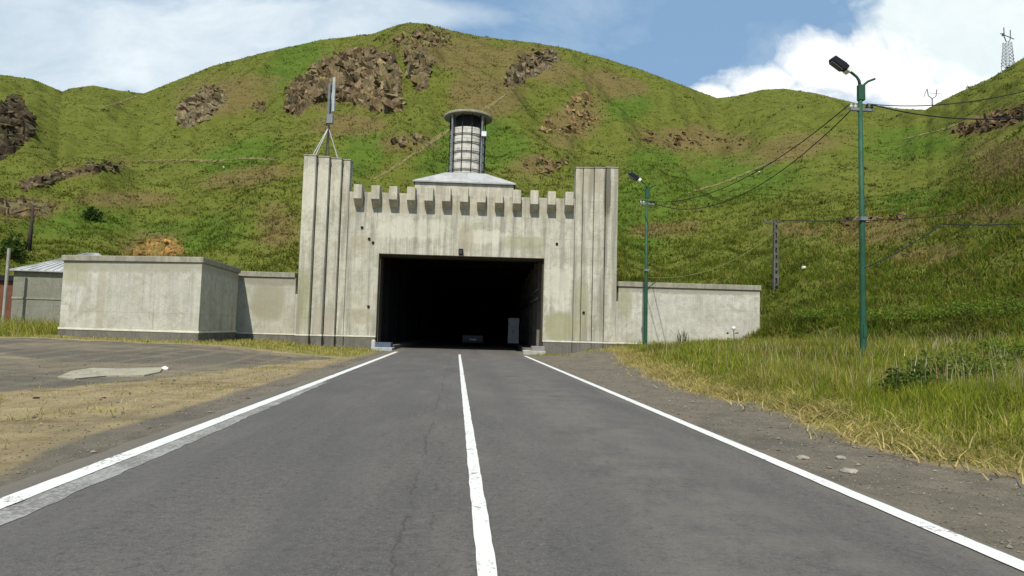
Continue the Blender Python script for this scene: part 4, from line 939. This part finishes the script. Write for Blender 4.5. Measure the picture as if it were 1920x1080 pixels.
# hillside herbage: small tufts over the whole visible slope
n = 230000
fa = rng.uniform(px_az(-260), px_az(2180), n); ti = np.clip(rng.uniform(0, 1, n) ** 1.15 * 1.02, 0, 1.0)
r0i = np.interp(fa, AZ, R0A); rai = np.interp(fa, AZ, RA); r = r0i + (rai - r0i) * ti
x = r * np.sin(fa); y = r * np.cos(fa); z = hill_at(x, y)
pp = np.stack([x, y, z], 1); tpx, tpy = to_px(pp)
b_m, g_m, s_m = hill_masks(pp, tpx, tpy)
cl_ = sstep(-.25, .4, fbm(x / 4, (y + z) / 4, 3, 251)) 
k = (rng.uniform(0, 1, n) < (.55 + .45 * cl_) * (1 - .25 * b_m)) & ~((np.abs(x) < 9.6) & (z < 9.5)) & (z > GZ(x, y) - .05)
x, y, z, r, b_m, g_m, cl_ = x[k], y[k], z[k], r[k], b_m[k], g_m[k], cl_[k]; m_ = len(x)
olive_ = np.array((.132, .146, .027)); green_ = np.array((.084, .136, .019)); brown_ = np.array((.185, .14, .058))
jit = rng.normal(0, .16, m_)
gg = np.clip(g_m + jit, 0, 1)[:, None]; bb = np.clip(b_m + rng.normal(0, .2, m_), 0, 1)[:, None] * .9
c = (olive_ * (1 - gg) + green_ * gg) * (1 - bb) + brown_ * bb
c = c * rng.uniform(.8, 1.2, (m_, 1))
near = sstep(120, 40, r)
hh = rng.uniform(.10, .26, m_) * (.75 + .5 * cl_) * (1 + .9 * near)
KB = 4
P = np.repeat(np.stack([x, y, z - .06], 1), KB, 0) + np.concatenate([rng.normal(0, .16, (m_ * KB, 2)), np.zeros((m_ * KB, 1))], 1)
blades(P, np.repeat(hh, KB) * rng.uniform(.6, 1.2, m_ * KB), np.repeat(.05 + r * .0009, KB) * rng.uniform(.7, 1.3, m_ * KB), rng.uniform(.5, .96, m_ * KB), np.repeat(c, KB, 0) * rng.uniform(.85, 1.15, (m_ * KB, 1)), 'hillside_herbage', 'short green and brown herbage covering the hillside', 'grass')

n = 90000
fa = np.where(rng.uniform(0, 1, n) < .72, rng.uniform(px_az(1150), px_az(2200), n), rng.uniform(px_az(-200), px_az(580), n))
r0i = np.interp(fa, AZ, R0A); r = r0i + 48 * rng.uniform(0, 1, n) ** 1.3; x = r * np.sin(fa); y = r * np.cos(fa); z = hill_at(x, y)
pp = np.stack([x, y, z], 1); tx_, ty_ = to_px(pp); b_m, g_m, s_m = hill_masks(pp, tx_, ty_); cq = fbm(x / 3.2, (y + z) / 3.2, 3, 421)
k = (rng.uniform(0, 1, n) < (.25 + .75 * sstep(-.25, .35, cq)) * (1 - .45 * b_m)) & ~((np.abs(x) < 9.6) & (z < 9.5)) & (z > GZ(x, y) - .05)
x, y, z, r, b_m, cq = x[k], y[k], z[k], r[k], b_m[k], cq[k]; m_ = len(x); fade = sstep(48, 10, r - np.interp(np.arctan2(x, y), AZ, R0A))
dk_ = sstep(.0, .4, fbm(x / 6, (y + z) / 6, 3, 423))[:, None]
c = pick(m_, [(.12, .18, .018), (.17, .215, .022), (.085, .14, .016), (.22, .22, .035)]) * (1 - .4 * dk_)
c = np.where((rng.uniform(0, 1, m_) < .12 + .5 * b_m)[:, None], pick(m_, [(.30, .25, .07), (.24, .17, .06)]), c)
KB = 3
P = np.repeat(np.stack([x, y, z - .04], 1), KB, 0) + np.concatenate([rng.normal(0, .09, (m_ * KB, 2)), np.zeros((m_ * KB, 1))], 1)
blades(P, np.repeat((.22 + .38 * rng.uniform(0, 1, m_)) * (.55 + .45 * fade) * (1 + .5 * cq), KB), np.repeat(.022 + r * .0006, KB), rng.uniform(.1, .8, m_ * KB), np.repeat(c, KB, 0) * rng.uniform(.85, 1.15, (m_ * KB, 1)), 'slope_grass', 'longer mixed grass and weeds on the lower slopes', 'grass')
n = 6000
fa = rng.uniform(px_az(-260), px_az(2180), n); ti = rng.uniform(.01, .97, n)
r = np.interp(fa, AZ, R0A) * (1 - ti) + np.interp(fa, AZ, RA) * ti; x = r * np.sin(fa); y = r * np.cos(fa); z = hill_at(x, y)
k = (rng.uniform(0, 1, n) < sstep(.0, .5, fbm(x / 11, (y + z) / 7, 4, 401))) & ~((np.abs(x) < 9.6) & (z < 9.5)) & (z > GZ(x, y) + .3)
x, y, z, r = x[k], y[k], z[k], r[k]; m_ = len(x); KB = 16
sc_ = np.repeat(rng.uniform(.35, 1.0, m_), KB)
P = np.repeat(np.stack([x, y, z - .05], 1), KB, 0) + np.concatenate([rng.normal(0, .4, (m_ * KB, 2)) * sc_[:, None], np.zeros((m_ * KB, 1))], 1)
c = np.repeat(pick(m_, [(.068, .098, .018), (.085, .115, .02), (.105, .105, .028), (.12, .092, .035)]), KB, 0)
blades(P, .55 * sc_ * rng.uniform(.6, 1.2, m_ * KB), np.repeat(.09 + r * .0008, KB), rng.uniform(.2, .85, m_ * KB), c, 'low_scrub', 'darker low scrub scattered in patches over the hillside', 'scrub')

# leafy weeds and bushes
def bush(loc, rx, rz_, n, cols, name, label, cat, leaf=.06, stems=6, group=None):
    o = empty(name, loc, 0, label, cat, group)
    ns = max(14, n // 45); rr_ = rng.uniform(0, 1, ns) ** .6; th_ = rng.uniform(0, 2 * PI, ns)
    bx = np.stack([rr_ * np.cos(th_) * rx, rr_ * np.sin(th_) * rx], 1); hs_ = rz_ * 1.9 * rng.uniform(.5, 1.2, ns) * (1.1 - .5 * rr_)
    wi = rng.integers(0, ns, n); tt_ = rng.uniform(.05, 1, n)
    C = np.zeros((n, 3)); C[:, :2] = bx[wi] * (1 + .35 * tt_[:, None]) + rng.normal(0, 1, (n, 2)) * (.05 + .10 * (1 - tt_))[:, None] * (1 + rx * .4); C[:, 2] = tt_ * hs_[wi]
    a = rng.normal(0, 1, (n, 3)); a /= np.linalg.norm(a, axis=1)[:, None]; b = np.cross(a, rng.normal(0, 1, (n, 3))); b /= np.linalg.norm(b, axis=1)[:, None]
    s = (leaf * rng.uniform(.6, 1.5, n))[:, None]
    V = np.stack([C - a * s, C + b * s * .45, C + a * s, C - b * s * .45], 1).reshape(-1, 3)
    Q = (np.arange(n) * 4)[:, None] + np.arange(4)[None, :]
    cc = np.ones((n, 4, 4)); cc[:, :, :3] = pick(n, cols)[:, None, :] * 1.35
    mesh_obj('foliage', V, Q, FOL, o, False, {'tint': cc.reshape(-1, 4)})
    st = MB()
    for k in range(ns):
        st.tube([(bx[k, 0], bx[k, 1], -.1), (bx[k, 0] * 1.15, bx[k, 1] * 1.15, hs_[k] * .5), (bx[k, 0] * 1.35, bx[k, 1] * 1.35, hs_[k])], [.012, .009, .004], 4)
    st.build('stem', plain('weed stem', (.09, .085, .03), .9), o)['kind'] = 'stuff'
    return o
DG = [(.06, .10, .018), (.085, .125, .02), (.05, .07, .018), (.13, .15, .035)]
MG = [(.11, .17, .02), (.15, .21, .03), (.09, .13, .022)]
def on_g(px, py, z=.6):
    p = gnd(px, py, z); p.z = float(surf(p.x, p.y)[0]); return p
WB = 'leafy weed bushes in the right meadow'
bush(on_g(1712, 735, .45), .42, .30, 1500, DG, 'weed_bush', 'darkest small weed bush in the meadow right of the near lamp post', 'bush', .045, group=WB)
bush(on_g(1800, 720, .5), .8, .42, 5200, MG + [(.10, .12, .03), (.2, .2, .04)], 'weed_bush', 'broad leafy weed bush right of the darkest one', 'bush', .036, group=WB)
bush(on_g(1880, 700, .55), .85, .42, 3600, MG, 'weed_bush', 'pale green weed bush at the right frame edge', 'bush', .038, group=WB)
bush(on_g(1690, 640, .7), .8, .35, 2400, MG + DG, 'weed_bush', 'low weed bush at the top of the meadow, just right of the near lamp post', 'bush', .06, group=WB)
for px, py, sx, lb in ((1545, 597, 1.5, 'darker leafy weed clump at the slope foot left of the near lamp post'), (1700, 600, 1.7, 'darker leafy weed clump at the slope foot right of the near lamp post'), (1850, 590, 1.6, 'darker leafy weed clump at the slope foot near the right frame edge')):
    p = on_hill(px, py)
    bush(p, sx, .42, 2200, MG, 'weed_bush', lb, 'bush', .055, group='leafy weed clumps at the foot of the right slope')
p = on_hill(173, 412); bush(p, .9, .7, 900, [(.04, .065, .016), (.055, .085, .02)], 'shrub', 'small dark bush alone on the slope above the concrete building', 'shrub', .16)
p = on_hill(15, 480); bush(p, 1.3, .9, 1500, [(.045, .075, .016), (.07, .10, .02)], 'shrub', 'dark bush behind the rusty shed at the left frame edge', 'shrub', .16)

# reeds and thistle before the right wall
rd = loc2w(13.4, -2.2); rd.z = float(GZ(rd.x, rd.y))
m_ = 46; P = np.concatenate([rng.normal(0, .22, (m_, 2)), np.zeros((m_, 1))], 1)
o = blades(P, rng.uniform(.7, 1.35, m_), np.full(m_, .035), rng.uniform(.1, .42, m_), pick(m_, [(.045, .04, .022), (.07, .06, .03), (.05, .06, .02)]), 'reed_clump', 'dark dry reed clump standing before the long right boundary wall', 'reeds', None)
o.location = rd
th = empty('thistle', loc2w(16.5, -2.0, .55), 0, 'thistle with one white flower head before the right end of the boundary wall', 'thistle')
MB().tube([(0, 0, -.2), (.05, 0, .6), (.02, 0, 1.25)], [.03, .025, .02], 6).build('stem', plain('thistle stem', (.06, .065, .03), .9), th)
MB().lathe([(.001, 1.2), (.09, 1.23), (.13, 1.32), (.10, 1.42), (.001, 1.45)], 12, .02, 0).build('flower_head', WHITEP, th)
for k in range(5):
    a_ = k * 1.3; MB().face([(0, 0, .3 + .17 * k), (.32 * math.cos(a_), .32 * math.sin(a_), .42 + .17 * k), (.34 * math.cos(a_ + .25), .34 * math.sin(a_ + .25), .35 + .17 * k)]).build('leaf', plain('thistle leaf', (.04, .055, .02), .8), th)
MB().lathe([(.001, .95), (.06, .98), (.07, 1.05), (.001, 1.1)], 10, -.35, 0).build('bud', plain('thistle bud', (.05, .045, .035), .8), th)

# ------------------------------------------------------------------ stones and litter
def stone(px, py, s, c, label, name='stone', cat='stone', z=0.0, flat=.5):
    p = gnd(px, py, z); p.z = float(GZ(p.x, p.y)) + s * flat * .25
    bm = bmesh.new(); bmesh.ops.create_icosphere(bm, subdivisions=2, radius=s)
    sd = random.random() * 50
    for v in bm.verts:
        n_ = Vector(v.co).normalized(); f_ = 1 + .35 * float(noise2(np.array([n_.x * 1.6 + sd]), np.array([n_.y * 1.6 + n_.z + sd]), 7)[0]); v.co = v.co * f_; v.co.z *= flat; v.co.x *= 1.25
    me = bpy.data.meshes.new(name); bm.to_mesh(me); bm.free(); me.materials.append(plain('stone tone', c, .9, 0, .4, 9))
    o = bpy.data.objects.new(name, me); col.objects.link(o); o.location = p; o.rotation_euler = (0, 0, random.random() * 6)
    return tag(o, label, cat, 'loose stones beside the road' if cat == 'stone' else None)
stone(310, 684, .10, (.75, .74, .70), 'white scrap of litter on the dark lay-by left of the road', 'litter', 'litter', .1, .8)
stone(68, 743, .05, (.02, .018, .015), 'black stone on the tan dirt nearest the left frame edge')
stone(195, 743, .04, (.02, .018, .015), 'black stone on the tan dirt right of the other black stone')
stone(1505, 853, .07, (.30, .26, .2), 'pale flat stone on the right gravel shoulder close to the white line')
stone(1577, 853, .06, (.30, .27, .22), 'pale stone on the right gravel shoulder beside the cut straw')
stone(1592, 878, .08, (.28, .25, .2), 'largest flat stone on the right gravel shoulder')
stone(1520, 1000, .028, (.03, .03, .03), 'small dark pebble on the asphalt inside the right white line')
stone(1075, 1020, .022, (.38, .30, .22), 'small tan pebble on the asphalt right of the centre line')
stone(1345, 500, .22, (.5, .47, .4), 'pale boulder') if False else None
for px, py, lb in ((1504, 509, 'white boulder on the slope past the right boundary wall'), (1422, 327, 'white boulder high on the slope behind the small lamp post'), (420, 318, 'white boulder low on the left shoulder under the largest crag')):
    p = on_hill(px, py); s = .15
    bm = bmesh.new(); bmesh.ops.create_icosphere(bm, subdivisions=2, radius=s)
    for v in bm.verts: v.co *= 1 + .3 * random.random(); v.co.z *= .7
    me = bpy.data.meshes.new('boulder'); bm.to_mesh(me); bm.free(); me.materials.append(plain('boulder tone', (.55, .52, .45), .9))
    o = bpy.data.objects.new('boulder', me); col.objects.link(o); o.location = p + Vector((0, -.2, .25)); tag(o, lb, 'boulder', 'white boulders on the hillside')
# loose gravel grains as one body along both shoulders
n = 16000
sx_ = np.where(rng.uniform(0, 1, n) < .35, rng.uniform(3.95, 6.2, n), -4.0 - 10 * rng.uniform(0, 1, n) ** 1.3); sy_ = 3 + 30 * rng.uniform(0, 1, n) ** 1.4
sz = GZ(sx_, sy_); ss = rng.uniform(.005, .017, n) * np.where(rng.uniform(0, 1, n) < .03, 2.4, 1)
oct_ = np.array([(1, 0, 0), (-1, 0, 0), (0, 1, 0), (0, -1, 0), (0, 0, .7), (0, 0, -.7)]); of = np.array([(0, 2, 4), (2, 1, 4), (1, 3, 4), (3, 0, 4), (2, 0, 5), (1, 2, 5), (3, 1, 5), (0, 3, 5)])
V = np.stack([sx_, sy_, sz + ss * .3], 1)[:, None, :] + oct_[None] * ss[:, None, None] * rng.uniform(.6, 1.3, (n, 6, 1))
cc = np.ones((n, 6, 4)); cc[:, :, :3] = pick(n, [(.14, .12, .09), (.19, .165, .125), (.10, .085, .065), (.22, .19, .145)])[:, None, :]
t = NT('gravel grains'); t.col(t.attr('tint')); 
tag(mesh_obj('loose_gravel', V.reshape(-1, 3), ((np.arange(n) * 6)[:, None, None] + of[None]).reshape(-1, 3), t.m, None, False, {'tint': cc.reshape(-1, 4)}), 'loose gravel scattered over both road shoulders', 'gravel', None, 'stuff')
# pale concrete patch in the lay-by
pts = [gnd(*p, .0) for p in [(108, 703), (135, 694), (175, 690), (240, 690), (306, 688), (300, 697), (270, 701), (200, 701), (140, 706)]]
V = [(p.x, p.y, float(GZ(p.x, p.y)) + .012) for p in pts]; V2 = [(x_, y_, z_ - .15) for x_, y_, z_ in V]
nV = len(V); t = NT('pale slab')
o = mesh_obj('concrete_slab', V + V2, [tuple(range(nV))[::-1]] + [(i, (i + 1) % nV, nV + (i + 1) % nV, nV + i) for i in range(nV)], concrete('slab concrete', (.36, .33, .24), .5, .5, .5, 21.0))
bm = bmesh.new(); bm.from_mesh(o.data); bmesh.ops.recalc_face_normals(bm, faces=bm.faces); bm.to_mesh(o.data); bm.free()
tag(o, 'irregular pale concrete patch in the dark lay-by left of the road', 'concrete patch')

# ------------------------------------------------------------------ light and sky
SE, SA = math.radians(54), math.radians(-166)          # elevation; azimuth clockwise from +Y
S = Vector((math.sin(SA) * math.cos(SE), math.cos(SA) * math.cos(SE), math.sin(SE)))
sd = bpy.data.lights.new('sun', 'SUN'); sd.energy = 4.9; sd.angle = math.radians(.6); sd.color = (1, .955, .87)
so = bpy.data.objects.new('sun', sd); col.objects.link(so); so.rotation_euler = S.to_track_quat('Z', 'Y').to_euler(); so.location = (-30, -40, 60)
w = bpy.data.worlds.new('World'); scene.world = w; w.use_nodes = True
nt = w.node_tree; nt.nodes.clear()
class WT(NT):
    def __init__(s, tree): s.t = tree; s.tc = s.t.nodes.new('ShaderNodeTexCoord')
t = WT(nt)
out = nt.nodes.new('ShaderNodeOutputWorld'); bg = nt.nodes.new('ShaderNodeBackground'); nt.links.new(bg.outputs[0], out.inputs[0])
sky = nt.nodes.new('ShaderNodeTexSky'); sky.sky_type = 'NISHITA'; sky.sun_disc = False; sky.sun_elevation = SE; sky.sun_rotation = SA; sky.altitude = 2000; sky.air_density = 1.0; sky.dust_density = 1.2; sky.ozone_density = 2.0
bg.inputs[1].default_value = .11
d = t.tc.outputs['Generated']; p = t.sep(d)
yy = t.math('MAXIMUM', t.math('ABSOLUTE', p[1]), .08)
U = t.math('DIVIDE', p[0], yy); Vv = t.math('DIVIDE', p[2], yy)
cb = t.N('ShaderNodeCombineXYZ'); t.L(U, cb.inputs[0]); t.L(Vv, cb.inputs[1]); uv = cb.outputs[0]
def mp(sc, loc=(0, 0, 0)):
    m = t.N('ShaderNodeMapping'); m.inputs['Scale'].default_value = sc; m.inputs['Location'].default_value = loc; t.L(uv, m.inputs[0]); return m.outputs[0]
nb = t.noise(3.2, 9, .6, mp((1, 1.7, 1), (1.3, .2, 0)), .3); nf = t.noise(9, 9, .62, mp((1, 1.3, 1), (3, 1, 0)), .3)
def blob(px, py, rx, ry):
    dd = ray(px, py); u0, v0 = dd[0] / dd[1], dd[2] / dd[1]
    a = t.math('DIVIDE', t.math('SUBTRACT', U, u0), rx / F * 1.05); b = t.math('DIVIDE', t.math('SUBTRACT', Vv, v0), ry / F * 1.05)
    q2 = t.math('ADD', t.math('MULTIPLY', a, a), t.math('MULTIPLY', b, b))
    return t.math('SUBTRACT', 1.0, t.math('POWER', q2, .5))        # 1 at centre, 0 on the rim
def union(L):
    r = blob(*L[0])
    for b in L[1:]: r = t.math('MAXIMUM', r, blob(*b))
    return r
cum = union([(1545, 120, 95, 80), (1625, 135, 110, 85), (1690, 165, 110, 85), (1430, 165, 90, 52), (1500, 215, 240, 80), (1340, 178, 60, 26), (1800, 200, 200, 80)])
nm_ = t.noise(5.2, 9, .58, mp((1, 1.1, 1), (7, 2, 0)), .5)
cum_m = t.ramp(t.math('ADD', cum, t.math('ADD', t.math('MULTIPLY', t.math('SUBTRACT', nf, .5), 1.2), t.math('MULTIPLY', t.math('SUBTRACT', nm_, .5), 1.6))), [(-.0, 0.0), (.46, 1.0)])
veilR = union([(1880, 60, 330, 190), (1760, 40, 170, 110), (2300, 100, 500, 300)])
veilR_m = t.ramp(t.math('ADD', veilR, t.math('MULTIPLY', t.math('SUBTRACT', nf, .5), .8)), [(0.0, 0.0), (.32, .94)])
veilL = union([(150, 80, 650, 210), (520, 50, 330, 90), (-500, 100, 700, 300), (760, 20, 230, 40)])
veilL_m = t.ramp(t.math('ADD', veilL, t.math('MULTIPLY', t.math('SUBTRACT', nb, .5), 1.6)), [(0.0, 0.0), (.5, .95)])
wis = t.ramp(nb, [(.46, 0.0), (.68, .5)])
K = 1 / .11
greyc = t.mix(t.ramp(t.noise(4.5, 8, .62, mp((1, 1.6, 1), (.4, .9, 0)), .4), [(.38, 0.0), (.68, 1.0)]), tuple(v * K for v in (.56, .67, .77)), tuple(v * K for v in (.82, .90, .94)))
blue = t.mix(.72, sky.outputs[0], tuple(v * K for v in (.27, .45, .67)))
c = t.mix(wis, blue, tuple(v * K for v in (.56, .68, .79)))
c = t.mix(veilL_m, c, greyc)
c = t.mix(veilR_m, c, t.mix(t.ramp(nf, [(.3, 0.0), (.7, 1.0)]), tuple(v * K for v in (.76, .86, .88)), tuple(v * K for v in (.90, .96, .95))))
c = t.mix(cum_m, c, tuple(v * K for v in (1.02, 1.04, 1.04)))
t.L(c, bg.inputs[0])

vs = scene.view_settings; vs.view_transform = 'Standard'; vs.look = 'None'; vs.gamma = 1; vs.exposure = 0.12
scene.display_settings.display_device = 'sRGB'
scene.render.engine = 'CYCLES'
scene.cycles.max_bounces = 5; scene.cycles.diffuse_bounces = 2; scene.cycles.glossy_bounces = 2; scene.cycles.transmission_bounces = 2
scene.cycles.use_denoising = True
